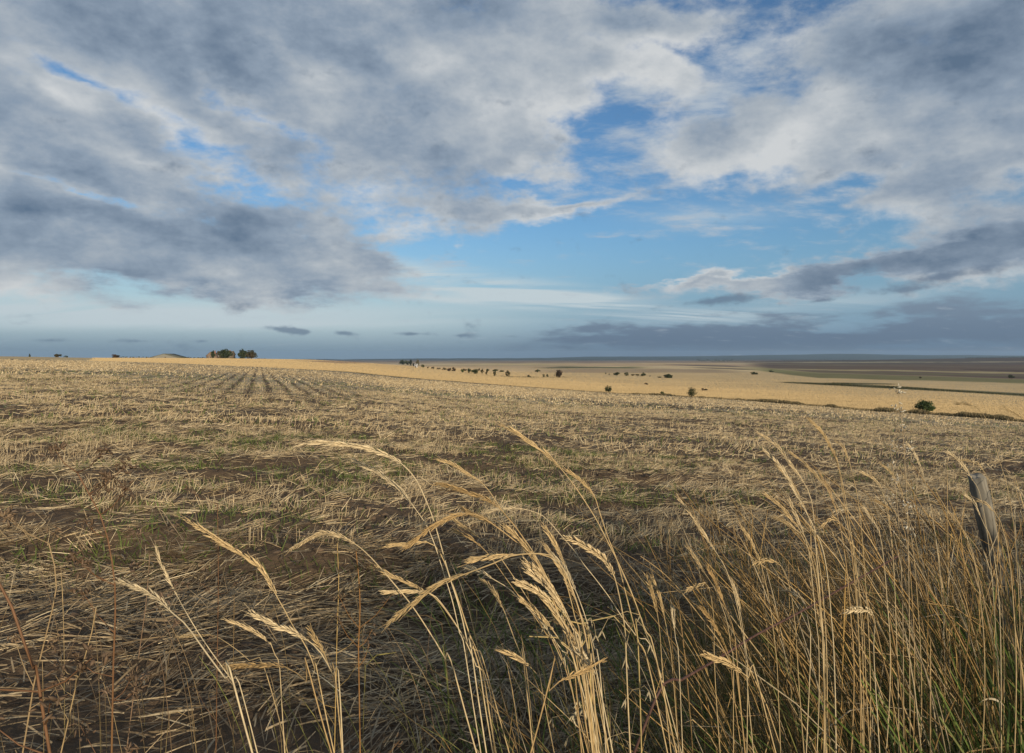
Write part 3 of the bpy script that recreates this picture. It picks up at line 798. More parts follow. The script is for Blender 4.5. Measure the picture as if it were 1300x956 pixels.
def build_verge():
    """undergrowth of the verge: fine dry stems, dead thatch, green blades"""
    mb = MB()
    # fine stems of the right stand and a thin scatter elsewhere
    def stems(n, fx, dlo, dhi, hlo, hhi, hue, head=.6, rad=.0008):
        for _ in range(n):
            d = random.uniform(dlo, dhi); px = fx()
            x = (px - CX) / F * d; y = d
            g = float(zg(x, y)); h = random.uniform(hlo, hhi)
            lean = random.gauss(-.15, .16) * h; ly = random.gauss(.05, .08) * h
            t = np.linspace(0, 1, 8)
            pts = np.stack([x + lean * t ** 2.2, y + ly * t ** 2, g + h * (t - .10 * t ** 3)], 1)
            if random.random() < .12:      # snapped over
                pts[6:, 2] -= h * np.array([.10, .24]) * random.uniform(.6, 1.2); pts[6:, 0] += h * np.array([.05, .14]) * random.choice((-1, -1, 1))
            c = np.array(random.choice(hue)) * random.uniform(.6, 1.2)
            r = np.full(8, rad) * random.uniform(.8, 1.4)
            if random.random() < head:
                r[5] *= 1.4; r[6] *= 1.9; r[7] *= .6
            else: r[7] *= .4
            f = (1 - t)[:, None] ** 2
            mb.tube(pts, r, c * (1 - f * .6) + np.array([.16, .15, .05]) * f * .6, 3)
    dry = [(.37, .235, .085), (.30, .18, .06), (.43, .30, .145), (.23, .145, .06), (.34, .27, .17)]
    stems(1000, lambda: random.triangular(840, 1400, 1100), 1.2, 3.2, .55, 1.12, dry)
    stems(260, lambda: random.uniform(1060, 1420), 1.4, 3.6, .6, 1.15, dry)
    stems(200, lambda: random.uniform(1170, 1350), 1.4, 2.35, .85, 1.32, dry, rad=.0009)
    stems(140, lambda: random.triangular(560, 900, 730), .9, 2.4, .3, .85, dry)
    stems(120, lambda: random.uniform(-100, 600), .9, 2.6, .2, .7, [(.3, .2, .1), (.36, .25, .12), (.22, .14, .08)], .2, .0009)
    stems(60, lambda: random.uniform(300, 900), 1.0, 2.2, .3, .75, [(.20, .2, .05), (.26, .22, .06)], .2, .001)
    mb.build('dry_grass', M_STEM)
    o = bpy.data.objects['dry_grass']
    tag(o, 'fine dry grass stems filling the verge beneath the tall stalks', 'grass', kind='stuff')
    parts = []
    # dead thatch: flat broken straw and leaf pieces, matted and combed in tufts
    for n, llo, lhi, w0, w1, ehi in ((26000, .05, .22, .003, .0075, .35), (4500, .10, .30, .002, .004, 1.0)):
        Y = np.sqrt(RNG.uniform(1.2 ** 2, 5.2 ** 2, n)); X = RNG.uniform(-.95, .95, n) * Y
        keep = RNG.random(n) < np.clip(1.4 - .22 * np.maximum(Y - 2.6, 0), .1, 1) * (.25 + .75 * sstep(.38, .6, fbm(X / .45, Y / .35, 101, 3)))
        X, Y = X[keep], Y[keep]; n = len(X)
        L = RNG.uniform(llo, lhi, n); el = RNG.uniform(-.08, ehi, n)
        az = R(25) + (fbm(X / .5, Y / .4, 131, 3) - .5) * 5 + RNG.normal(0, .4, n) + np.where(RNG.random(n) < .5, math.pi, 0)
        base = np.stack([X, Y, zg(X, Y) + RNG.uniform(0, .07, n)], 1)
        bend = np.stack([RNG.normal(0, .007, n), RNG.normal(0, .007, n), -L * np.sin(np.abs(el)) * RNG.uniform(.1, .6, n)], 1)
        pal = np.array([[.36, .27, .16], [.27, .195, .11], [.44, .35, .22], [.17, .12, .07]])
        c = pal[RNG.choice(4, n, p=[.35, .3, .2, .15])] * RNG.uniform(.7, 1.2, n)[:, None]
        parts.append(ribbons(base, az, el, L, RNG.uniform(w0, w1, n), c, RNG.normal(0, .6, n), bend, 3))
    V, Q, C = merge(parts)
    tag(mesh_np('dead_thatch', V, Q, C, M_BLADE), 'matted brown dead grass on the ground of the verge', 'thatch', kind='stuff')
    parts = []
    n = 17000
    Y = np.sqrt(RNG.uniform(1.3 ** 2, 3.6 ** 2, n)); px = 1420 - np.abs(RNG.normal(0, 190, n)); px = np.where(RNG.random(n) < .04, RNG.uniform(560, 1200, n), px)
    X = (px - CX) / F * Y
    L = RNG.uniform(.15, .5, n); el = RNG.uniform(.6, 1.45, n)
    base = np.stack([X, Y, zg(X, Y)], 1)
    bend = np.stack([RNG.normal(-.06, .07, n), RNG.normal(0, .06, n), -L * .25 * RNG.random(n)], 1)
    pal = np.array([[.13, .18, .04], [.10, .145, .03], [.20, .21, .06], [.27, .22, .085]])
    c = pal[RNG.choice(4, n, p=[.35, .3, .2, .15])] * RNG.uniform(.6, 1.3, n)[:, None]
    parts.append(ribbons(base, RNG.uniform(0, 6.28, n), el, L, RNG.uniform(.003, .006, n), c, RNG.uniform(-1, 1, n), bend, 4))
    n = 2600      # taller green blades close by in the corner
    Y = np.sqrt(RNG.uniform(.95 ** 2, 2.1 ** 2, n)); px = 1470 - np.abs(RNG.normal(0, 165, n)); X = (px - CX) / F * Y
    L = RNG.uniform(.45, .98, n) * (.75 + .25 * sstep(1120, 1330, px)); el = RNG.uniform(1.0, 1.5, n)
    base = np.stack([X, Y, zg(X, Y)], 1)
    bend = np.stack([RNG.normal(-.10, .14, n), RNG.normal(0, .10, n), -L * .25 * RNG.random(n)], 1)
    pal = np.array([[.12, .17, .035], [.085, .13, .026], [.19, .21, .055], [.26, .22, .08]])
    c = pal[RNG.choice(4, n, p=[.4, .3, .2, .1])] * RNG.uniform(.6, 1.2, n)[:, None]
    parts.append(ribbons(base, RNG.uniform(0, 6.28, n), el, L, RNG.uniform(.0025, .005, n), c, RNG.uniform(-1, 1, n), bend, 5))
    n = 3400
    Y = np.sqrt(RNG.uniform(1.3 ** 2, 3.4 ** 2, n)); px = RNG.triangular(820, 1180, 1450, n); X = (px - CX) / F * Y
    L = RNG.uniform(.25, .8, n); el = RNG.uniform(.75, 1.5, n)
    base = np.stack([X, Y, zg(X, Y)], 1)
    bend = np.stack([RNG.normal(-.10, .12, n), RNG.normal(0, .09, n), -L * .3 * RNG.random(n)], 1)
    pal = np.array([[.32, .21, .08], [.24, .16, .06], [.40, .30, .15], [.15, .14, .045]])
    c = pal[RNG.choice(4, n, p=[.35, .3, .15, .2])] * RNG.uniform(.6, 1.2, n)[:, None]
    parts.append(ribbons(base, RNG.uniform(0, 6.28, n), el, L, RNG.uniform(.0018, .004, n), c, RNG.uniform(-1, 1, n), bend, 5))
    V, Q, C = merge(parts)
    tag(mesh_np('green_grass', V, Q, C, M_BLADE), 'green and tawny grass blades filling the right side of the verge', 'grass', kind='stuff')


build_verge()


# ------------------------------------------------------------------ weeds, oats, bramble, post
def dry_weed(pts, d, r0, label, cols, clusters, clus_col, csize=.010, group=None, nbr=10, top=.45, twig=.06):
    c3 = [P3(x, y, d) for x, y in pts]
    x, y, z = c3[-1]; x1, _, z1 = c3[-2]
    sl = max(-.4, min(.4, (x - x1) / max(z1 - z, 1e-3))); run = z - float(zg(x, y))
    c3.append((x + sl * run * .45, y, z - run * .5)); c3.append((x + sl * run * .75, y, float(zg(x + sl * run * .75, y)) - .02))
    cs, L = spline(c3, 40); base = cs[-1]
    root = empty('dry_weed_plant', base, label, 'dead weed', group)
    q = np.linspace(0, 1, 40)
    m = MB(); ca, cb = np.array(cols[0]), np.array(cols[1]); f = sstep(.2, .75, q)[:, None]
    m.tube(cs - base, r0 * (.45 + .55 * q), ca * (1 - f) + cb * f, 6)
    tufts = []
    for i in range(nbr):
        k = int(random.uniform(0, top) * 39); p = cs[k] - base
        dirv = np.array([random.choice((-1, 1)) * random.uniform(.4, 1), random.uniform(-.6, .6), random.uniform(.3, .9)]); dirv /= np.linalg.norm(dirv)
        ln = random.uniform(.4, 1.3) * twig
        e = p + dirv * ln; mid = p + dirv * ln * .5 + np.array([0, 0, -.006])
        m.tube([p, mid, e], [r0 * .4, r0 * .3, r0 * .2], ca * .9, 4)
        h = MB(); tufts.append(h)
        for _ in range(int(clusters * 1.6)):
            b = e + RNG.normal(0, .0045, 3) + dirv * random.uniform(-.010, .002)
            h.spindle(b, RNG.normal(size=3), csize * random.uniform(.7, 1.5), csize * random.uniform(.4, .7), np.array(clus_col) * random.uniform(.7, 1.3))
    m.build('stem', M_STEM, root)
    for h in tufts: h.build('seed_cluster', M_HEAD, root)
    return root


RED, YEL, BRN = (.15, .075, .035), (.36, .23, .05), (.12, .078, .047)
dry_weed([(98,600),(108,618),(120,640),(132,665),(140,700),(146,745),(146,790),(144,840),(143,890)], .9, .0021, 'dead reddish brown weed with tufted seed clusters standing left of the arching stalks', (RED, YEL), 9, BRN, .008, nbr=16, top=.5)
dry_weed([(-4,735),(10,755),(22,794),(36,828),(48,866),(54,900)], .65, .0027, 'thick yellow weed stem at the left edge with brown flower remains', (RED, YEL), 7, BRN, .008, nbr=8, top=.3)
dry_weed([(276,640),(277,700),(277,760),(276,820),(275,890)], 1.1, .0011, 'slim dark red upright stem behind the tallest left seed head', (RED, RED), 4, BRN, .006, nbr=6, top=.5)
dry_weed([(452,700),(456,740),(457,780),(455,820),(456,880)], 1.0, .0017, 'greenish yellow upright stem between left cluster and middle bunch', ((.24, .12, .04), (.22, .22, .04)), 5, BRN, .006, nbr=10, top=.45)
dry_weed([(62,690),(72,740),(60,800),(45,860),(38,900)], .9, .0018, 'pale slanting dead weed between the thick yellow stem and the reddish weed', ((.3, .21, .11), (.36, .27, .14)), 8, (.2, .135, .08), .007, nbr=12, top=.6)
dry_weed([(428,690),(430,740),(428,800),(426,890)], 1.05, .0012, 'ochre upright stem standing left of the greenish yellow one', ((.4, .27, .1), (.4, .3, .08)), 3, BRN, .005, nbr=5, top=.4)
dry_weed([(122,772),(116,805),(106,840),(96,875),(90,900)], .8, .0014, 'thin yellowish stem beside the foot of the reddish brown weed', ((.34, .24, .12), (.4, .3, .1)), 5, BRN, .007, nbr=7, top=.5)
dry_weed([(190,705),(186,760),(178,820),(168,895)], 1.0, .0013, 'dull brown weed with fluffy seed tufts behind the pale arching stalk', ((.2, .13, .08), (.24, .16, .09)), 8, (.15, .10, .065), .007, nbr=14, top=.6)
# pale seed stalk in front of the far bush
dry_weed([(1141,497),(1143,520),(1146,550),(1149,590),(1152,660),(1154,760),(1155,890)], 1.25, .0014, 'thin stem hung with whitish papery seed pods, far bush behind it', ((.36, .27, .16), (.38, .28, .12)), 2, (.50, .45, .35), .006, nbr=26, top=.20, twig=.012)
dry_weed([(1128,545),(1131,575),(1136,610),(1142,680),(1146,780),(1147,890)], 1.3, .0013, 'lower companion stem with few whitish pods beside the taller podded one', ((.36, .27, .16), (.38, .28, .12)), 2, (.44, .39, .30), .006, nbr=12, top=.2, twig=.012)


def wild_oat(pts, d, label, group):
    c3 = [P3(x, y, d) for x, y in pts]; x, y, z = c3[-1]; c3.append((x + .02, y, float(zg(x, y)) - .02))
    cs, L = spline(c3, 36); base = cs[-1]
    root = empty('wild_oat_plant', base, label, 'wild oat', group)
    m = MB(); hs = []
    m.tube(cs - base, .0009 + .0006 * np.linspace(0, 1, 36), (.42, .31, .13), 4)
    for i in range(11):
        p = cs[int(random.uniform(0, .42) * 35)] - base
        e = p + np.array([random.uniform(-.05, .05), random.uniform(-.03, .03), random.uniform(-.035, .01)])
        m.tube([p, (p + e) / 2 + np.array([0, 0, .006]), e], .0004, (.45, .34, .18), 3)
        h = MB(); hs.append(h)
        for sg in (-1, 1):
            h.spindle(e, np.array([sg * .25 + random.uniform(-.6, .1), random.uniform(-.3, .3), -.8]), .014, .003, np.array((.45, .37, .23)) * random.uniform(.8, 1.15))
    m.build('stem', M_STEM, root); [h.build('spikelet', M_HEAD, root) for h in hs]


OG = 'wild oats hanging in the middle bunch'
wild_oat([(668,748),(690,756),(712,775),(732,805),(750,870)], .85, 'wild oat with pale hanging spikelets just right of the fattest seed head', OG)
wild_oat([(672,808),(694,806),(716,815),(738,838),(750,880)], .85, 'wild oat with pale hanging spikelets low in front of the dark ditch', OG)
wild_oat([(752,788),(766,780),(784,785),(800,806),(812,870)], .95, 'wild oat drooping on the right fringe of the middle bunch', OG)


def bramble():
    pts = [(830,892),(868,862),(912,836),(960,806),(1010,780),(1056,754),(1098,730),(1140,706)]
    c3 = [P3(x, y, 1.05 + .05 * i) for i, (x, y) in enumerate(pts)]
    x, y, z = c3[0]; c3 = [(x - .16, y, float(zg(x - .16, y)) - .01), (x - .10, y, z * .6)] + c3
    cs, L = spline(c3, 60); base = cs[0]
    root = empty('bramble_plant', base, 'dark reddish thorny cane arching through the right grass stand', 'bramble')
    m = MB(); q = np.linspace(0, 1, 60)
    m.tube(cs - base, .0032 - .0016 * q, (.085, .045, .035), 6); th = m
    for i in range(4, 58, 2):
        a = random.uniform(0, 6.28)
        th.spindle(cs[i] - base, (math.cos(a), math.sin(a) * .5, math.sin(a)), .006, .0022, (.12, .055, .04))
    th.build('cane', M_STEM, root)


bramble()


def fence_post():
    d = 2.5
    top = np.array(P3(1240, 604, d)); low = np.array(P3(1264, 720, d))
    dirv = low - top; k = (top[2] - float(zg(top[0], d)) + .25) / -dirv[2]
    bot = top + dirv * k
    base = bot.copy(); base[2] = float(zg(bot[0], bot[1]))
    root = empty('fence_post', base, 'weathered grey wooden post leaning left, half hidden in tall grass', 'fence post')
    ax = (top - bot) / np.linalg.norm(top - bot)
    side = np.cross(ax, [0, 1, 0]); side /= np.linalg.norm(side); up = np.cross(side, ax)
    n, sd = 40, 28
    V, C = [], []
    for i in range(n + 1):
        f = i / n
        for j in range(sd):
            th = j / sd * 2 * math.pi
            crack = .0010 * math.sin(5 * th + 1.5 * math.sin(f * 5)) + .0011 * math.sin(9 * th + 2 * f) + .0012 * math.sin(13 * th + 9 * f)
            r = .029 + .003 * math.sin(f * 6 + 1) + crack - .004 * (f > .97)
            zz = f
            p = bot + (top - bot) * zz + side * math.cos(th) * r + up * math.sin(th) * r
            p = p + ax * ((.010 * math.sin(th + .7) + .005 * math.sin(3 * th)) * f ** 8)
            V.append(p - base)
            g = .19 + 30 * crack + random.uniform(-.03, .03)
            C.append((g * .82, g * .74, g * .60))
    Q = [(i * sd + j, i * sd + (j + 1) % sd, (i + 1) * sd + (j + 1) % sd, (i + 1) * sd + j) for i in range(n) for j in range(sd)]
    # top end grain: rings inwards
    rings = []
    t0 = n * sd
    prev = list(range(t0, t0 + sd))
    for s in (.6, .25, .02):
        cur = []
        ctr = np.mean([V[q] for q in range(t0, t0 + sd)], axis=0)
        for j in range(sd):
            V.append(ctr + (V[t0 + j] - ctr) * s - ax * .004 * (1 - s)); C.append((.17, .155, .13)); cur.append(len(V) - 1)
        for j in range(sd): Q.append((prev[j], prev[(j + 1) % sd], cur[(j + 1) % sd], cur[j]))
        prev = cur
    mesh_np('timber', V, Q, np.clip(C, .04, .5), M_BARK, root)
    w = MB()   # two staples left in the face
    for f in (.80, .62):
        p = bot + (top - bot) * f - up * .029 - base
        w.tube([p - side * .008 + up * .02, p - side * .008 - up * .004, p + side * .008 - up * .004, p + side * .008 + up * .02], .0016, (.12, .07, .05), 5)
    w.build('staple', M_STEM, root)


fence_post()


# ------------------------------------------------------------------ trees, bushes, hedges
def leaf_cloud(m, centre, rad, n, size, cols):
    """n small leaf faces in lumps spread through an ellipsoid"""
    centre, rad = np.array(centre, float), np.array(rad, float)
    nl = max(5, int(n / 40))
    d = RNG.normal(size=(nl, 3)); d /= np.linalg.norm(d, axis=1)[:, None]
    lc = d * RNG.uniform(.35, .92, nl)[:, None]
    lr = RNG.uniform(.22, .45, nl)
    k = RNG.integers(0, nl, n)
    dv = RNG.normal(size=(n, 3)); dv /= np.linalg.norm(dv, axis=1)[:, None]
    p = lc[k] + dv * (lr[k] * RNG.uniform(.5, 1.0, n) ** .5)[:, None]
    p = p[(p[:, 2] > -.95)]; k = k[:len(p)]; n = len(p)
    p = centre + p * rad
    a = RNG.normal(size=(n, 3)); a /= np.linalg.norm(a, axis=1)[:, None]
    b = np.cross(a, RNG.normal(size=(n, 3))); b /= np.linalg.norm(b, axis=1)[:, None]
    s = size * RNG.uniform(.6, 1.4, n)[:, None]
    V = np.stack([p - a * s, p + b * s * .6, p + a * s, p - b * s * .6], 1).reshape(-1, 3)
    Q = np.arange(4 * n).reshape(-1, 4)
    cc = np.array(cols)[RNG.integers(0, len(cols), nl)][k % nl] * RNG.uniform(.75, 1.25, n)[:, None]
    m.add(V, Q, np.repeat(cc, 4, axis=0))


DKG = [(.035, .048, .018), (.05, .062, .022), (.028, .038, .016)]
BRG = [(.06, .055, .022), (.085, .062, .028), (.045, .045, .02)]
RDB = [(.05, .03, .02), (.07, .04, .026), (.04, .032, .018)]
GRN = [(.06, .09, .028), (.05, .075, .024), (.075, .095, .03)]
GRY = [(.13, .12, .085), (.10, .10, .07), (.15, .13, .09)]


def tree(px, py, w, h, label, group=None, cols=DKG, name='bush', cat='bush', trunk=.18, lopside=0., d=None):
    if d is None:
        x, y, z = hit(px, py)
    else:
        y = d; x = (px - CX) / F * d; z = float(zmacro(x, y))
    W, H = w / F * y, h / F * y
    root = empty(name, (x, y, z), label, cat, group)
    tr = trunk * H
    t = MB()
    t.tube([(0, 0, -.3), (.02 * W, 0, tr * .6), (0, .02 * W, tr + H * .35)], [W * .05 + .03, W * .04 + .02, .02], (.09, .07, .05), 6)
    for _ in range(4):
        a = random.uniform(0, 6.28)
        t.tube([(0, 0, tr * .8), (math.cos(a) * W * .16, math.sin(a) * W * .16, tr + H * .22), (math.cos(a) * W * .3, math.sin(a) * W * .3, tr + H * .42)], [W * .025 + .01, W * .018 + .008, .008], (.09, .07, .05), 5)
    t.build('trunk', M_BARK, root)
    c = MB()
    big = w * h > 100
    nleaf = int(min(3000, 420 + 9 * w * h))
    zb = tr * .7
    leaf_cloud(c, (0, 0, (zb + H) / 2), (W * .55, W * .55, (H - zb) * .53), nleaf, (.035 if big and y < 300 else .06) * max(W, H), cols)
    if lopside:
        leaf_cloud(c, (lopside * W * .38, 0, tr + H * .22), (W * .28, W * .28, H * .22), nleaf // 3, .035 * W, cols)
        leaf_cloud(c, (-lopside * W * .12, 0, tr + H * .72), (W * .16, W * .2, H * .28), nleaf // 4, .03 * W, cols)
    c.build('crown', M_LEAF, root)
    return root


# along the lower edge of the field
tree(1174, 523, 20, 15, 'spreading dark green bush at the field edge, pointed top and arm to the right', cols=GRN, lopside=1, trunk=.05)
tree(878, 504.5, 11.5, 12, 'rounded dark green bush standing alone on the field edge, middle right', cols=DKG, trunk=.12, name='bush')
tree(772, 498, 8.5, 8, 'small round dark bush on the field edge, farthest along it', cols=DKG, trunk=.1)
tree(840.5, 502, 5.5, 5.5, 'tiny olive bush on the field edge between two darker bushes', cols=GRN, trunk=.05)
tree(1284, 481.5, 6, 6, 'lone dark tree at the foot of the dark brown hill', cols=DKG, name='tree', cat='tree')
tree(1168, 480.5, 4, 2.2, 'low scrub speck in front of the dark brown hill, left of the lone dark tree', cols=RDB, trunk=.02)
tree(820.5, 488.5, 5, 2.4, 'small dark reddish scrub patch in the golden field, left of the pair', cols=RDB, trunk=.02)
tree(894, 496, 7, 3.2, 'larger dark reddish scrub patch in the golden field, near the rounded bush', cols=RDB, trunk=.02)
# valley hedgerow trees
tree(709.5, 479.5, 9, 9.5, 'biggest round dark tree in the middle of the golden valley', cols=RDB, name='tree', cat='tree', trunk=.12)
tree(645, 478, 6.5, 7.5, 'round brownish tree left of the biggest round valley tree', cols=BRG, name='tree', cat='tree', trunk=.12)
tree(628, 478, 4.5, 6, 'dark tree with short trunk at the right end of the hedgerow cluster', cols=DKG, name='tree', cat='tree', trunk=.2)
tree(671, 478.8, 4.5, 2.8, 'low flat dark bush between two round valley trees', cols=BRG, trunk=.05)
tree(690, 479, 3.4, 4, 'left of two small twin bushes beside the biggest valley tree', cols=DKG, trunk=.1)
tree(694.8, 479, 3.4, 4, 'right of two small twin bushes beside the biggest valley tree', cols=DKG, trunk=.1)
tree(682.5, 472.8, 6.5, 4, 'dark bush behind the twin bushes on the far side of the valley', cols=DKG, trunk=.08)
HG = 'small trees of the valley hedgerow'
for px, py, w, h, cl in ((537,467,5,4.2,DKG),(543,468,2.6,3,BRG),(549.5,468.4,4.4,2.8,BRG),(557,469.2,4.4,2.2,RDB),(564,470,4.6,3,BRG),(570,471.3,6,4.2,RDB),(576,471.8,6,5,RDB),
                         (590,471.3,6.5,3.2,RDB),(596,473.8,4.6,7,DKG),(603,474.8,8.4,5.8,DKG),(608,471.5,3.2,4,RDB),(612,475,3.6,6.2,BRG),(617.5,476,4,5,BRG),(619,471.5,5.4,2.8,DKG),(628.5,472,7.4,3,DKG),(637,472.2,8,1.9,DKG)):
    tree(px, py, w, h, 'small dark hedgerow tree in the far valley cluster left of the round trees', HG, cl, 'hedgerow_tree', 'tree', .12)
tree(587, 473, 5.5, 4.4, 'bright green bush in the middle of the far hedgerow cluster', cols=GRN, trunk=.05)
tree(512, 463, 9, 6, 'dense dark green tree clump at the left end of the valley hedgerow', cols=DKG, name='tree', cat='tree', trunk=.08)
tree(517, 463.6, 6, 5.6, 'dark round tree beside the tall narrow conifer', cols=DKG, name='tree', cat='tree', trunk=.08)
tree(521, 464.4, 3.4, 8, 'tall narrow dark conifer beside the small white farm building', cols=[(.02, .03, .02), (.028, .036, .022)], name='conifer', cat='tree', trunk=.05)
tree(525, 465.2, 3.2, 4.2, 'small black green bush in front of the tall narrow conifer', cols=[(.02, .026, .018)], trunk=.05)
tree(530, 465.8, 4.4, 8.5, 'tall grey leafless tree right of the small white farm building', cols=GRY, name='tree', cat='tree', trunk=.15)
HB = 'bushes of the second valley hedgerow'
for px, py, w, h, cl in ((769,475,2.4,2,DKG),(773.5,475.8,2.4,1.6,DKG),(783,476.6,8,4,DKG),(795.5,477.3,5.4,4.6,DKG),(803,477,5,2,BRG),(809,477,6,2,BRG),(816,478,6.6,4.6,DKG),(825,478.4,2,2,DKG),(837,479.6,5,1.6,DKG)):
    tree(px, py, w, h, 'small dark bush in the second hedgerow beyond the golden field', HB, cl, 'hedgerow_bush', 'bush', .05)
tree(849, 480, 10.5, 5.2, 'widest bush at the right end of the second hedgerow', cols=DKG, trunk=.05)
tree(957, 475.5, 8.4, 3.2, 'low wide dark bush by the fork of the far brown tracks', cols=DKG, trunk=.03)
tree(979, 472.5, 6, 2.4, 'low dark bush farther right on the edge of the dark brown hill', cols=DKG, trunk=.03)
# skyline on the left
for px, w, h, lab, cl in ((38, 3.2, 3.4, 'single tiny round bush on the bare skyline, farthest left', DKG), (73, 8, 3.8, 'low brown green bush on the left skyline', BRG), (84, 4.5, 1.8, 'flat little bush right beside the low brown green one', DKG),
                          (146, 10, 3.4, 'wide low brownish bush left of the long skyline hedge', RDB)):
    tree(px, 0, w, h + 1.2, lab, None, cl, trunk=.03, d=480 if px < 100 else 600)
tree(286, 0, 14, 11.5, 'dark green tree in front of the brick farmhouse', None, DKG, 'tree', 'tree', .06, d=612)
tree(308, 0, 9.5, 11.5, 'darker left tree of the pair right of the farmhouse', None, DKG, 'tree', 'tree', .06, d=612)
tree(319, 0, 12.5, 10.6, 'browner right tree of the pair right of the farmhouse', None, BRG, 'tree', 'tree', .06, d=616)
tree(270, 0, 4.5, 9.5, 'small dark tree against the gable of the left farm cottage', None, DKG, 'tree', 'tree', .06, d=606)


def hedge(x0, x1, d, hpx, label, cols=DKG, name='hedge', drop=None):
    xa, xb = (x0 - CX) / F * d, (x1 - CX) / F * d
    zc = float(zmacro((xa + xb) / 2, d)) 
    root = empty(name, ((xa + xb) / 2, d, zc), label, 'hedge')
    H = hpx / F * d
    m = MB(); L = xb - xa; nseg = max(2, int(L / (H * 2.0)))
    for i in range(nseg):
        xx = xa + (i + .5) * L / nseg
        hh = H * random.uniform(.65, 1.1)
        zz = float(zmacro(xx, d)) - zc
        leaf_cloud(m, (xx - (xa + xb) / 2, 0, zz + hh * .45), (L / nseg * .62, H * .6, hh * .55), 90, H * .12, cols)
    m.build('foliage', M_LEAF, root)
    t = MB()
    for i in range(nseg):
        xx = (i + .5) * L / nseg - L / 2; zz = float(zmacro(xx + (xa + xb) / 2, d)) - zc
        t.tube([(xx, 0, zz - .3), (xx + .1, 0, zz + H * .5)], [H * .05, H * .03], (.08, .06, .045), 5)
    t.build('stems', M_BARK, root)


hedge(152, 196, 605, 2.6, 'long low dark hedge on the skyline left of the barn')
hedge(228, 262, 605, 2.4, 'low hedge on the skyline between barn and left cottage')
hedge(291, 306, 605, 2.0, 'low hedge joining the brick farmhouse to the tree pair')
hedge(325, 338, 600, 1.9, 'short low hedge right of the tree pair on the skyline', BRG)
hedge(455, 470, 620, 1.8, 'tiny dark hedge on the golden slope of the skyline', BRG)
hedge(716, 782, 6500, 1.6, 'thin dark tree line at the edge of the far plain, middle', name='tree_belt')
hedge(884, 932, 4300, 2.6, 'dark wood clump on the far plain beneath the blue ridge', name='tree_belt')
hedge(903, 958, 3200, 1.5, 'dark hedge line crossing the far plain in front of the wood clump')
hedge(990, 1080, 5200, 1.6, 'long dark tree line on top of the far brown rise', name='tree_belt')
hedge(1225, 1300, 2950, 1.3, 'dark hedge along the crest of the dark brown hill')

# ------------------------------------------------------------------ farm buildings on the skyline
def house(px0, px1, d, wall_h, roof_h, depth, label, name, wallc, roofc, gable_front=False, chimney=True, nwin=3, cat='house'):
    xa, xb = (px0 - CX) / F * d, (px1 - CX) / F * d
    cx, W = (xa + xb) / 2, xb - xa
    z = float(zmacro(cx, d))
    root = empty(name, (cx, d, z), label, cat)
    w = MB(); hw, hd = W / 2, depth / 2
    w.box((-hw, -hd, -1), (hw, hd, wall_h), wallc)
    r = MB(); o = .35; th = .22
    if gable_front:     # ridge runs away from the viewer
        for s in (-1, 1):
            w.add([(-hw, s * hd, wall_h), (hw, s * hd, wall_h), (0, s * hd, wall_h + roof_h), (0, s * hd, wall_h + roof_h)], [(0, 1, 2, 3)], wallc)
            e = (s * (hw + o), wall_h - o * roof_h / hw)
            r.add([(0, -hd - o, wall_h + roof_h), (e[0], -hd - o, e[1]), (e[0], hd + o, e[1]), (0, hd + o, wall_h + roof_h),
                   (0, -hd - o, wall_h + roof_h + th), (e[0], -hd - o, e[1] + th), (e[0], hd + o, e[1] + th), (0, hd + o, wall_h + roof_h + th)],
                  [(0, 1, 2, 3), (4, 7, 6, 5), (0, 4, 5, 1), (1, 5, 6, 2), (2, 6, 7, 3)], roofc)
    else:
        for s in (-1, 1):
            w.add([(s * hw, -hd, wall_h), (s * hw, hd, wall_h), (s * hw, 0, wall_h + roof_h), (s * hw, 0, wall_h + roof_h)], [(0, 1, 2, 3)], wallc)
            e = (s * (hd + o), wall_h - o * roof_h / hd)
            r.add([(-hw - o, 0, wall_h + roof_h), (-hw - o, e[0], e[1]), (hw + o, e[0], e[1]), (hw + o, 0, wall_h + roof_h),
                   (-hw - o, 0, wall_h + roof_h + th), (-hw - o, e[0], e[1] + th), (hw + o, e[0], e[1] + th), (hw + o, 0, wall_h + roof_h + th)],
                  [(0, 1, 2, 3), (4, 7, 6, 5), (0, 4, 5, 1), (1, 5, 6, 2), (2, 6, 7, 3)], roofc)
    w.build('wall', M_WALL, root); rf = r.build('roof', M_WALL, root)
    if chimney:
        c = MB(); c.box((hw * .55 - .45, -.4, wall_h), (hw * .55 + .45, .4, wall_h + roof_h + 1.0), (.26, .13, .08)); c.box((hw * .55 - .2, -.2, wall_h + roof_h + 1.0), (hw * .55 + .2, .2, wall_h + roof_h + 1.4), (.3, .16, .1))
        c.build('chimney', M_WALL, rf)
    for i in range(nwin):
        xx = -hw + (i + .5) * W / nwin
        f = MB(); f.box((xx - .6, -hd - .08, wall_h - 1.9), (xx + .6, -hd - .003, wall_h - .6), (.6, .58, .52)); fo = f.build('window', M_WALL, root)
        g = MB(); g.box((xx - .48, -hd - .10, wall_h - 1.8), (xx + .48, -hd - .085, wall_h - .7), (.03, .035, .04)); g.build('pane', M_WALL, fo)
    dr = MB(); dr.box((hw * .1 - .5, -hd - .06, -.5), (hw * .1 + .5, -hd - .003, 2.0), (.1, .07, .05)); dr.build('door', M_WALL, root)


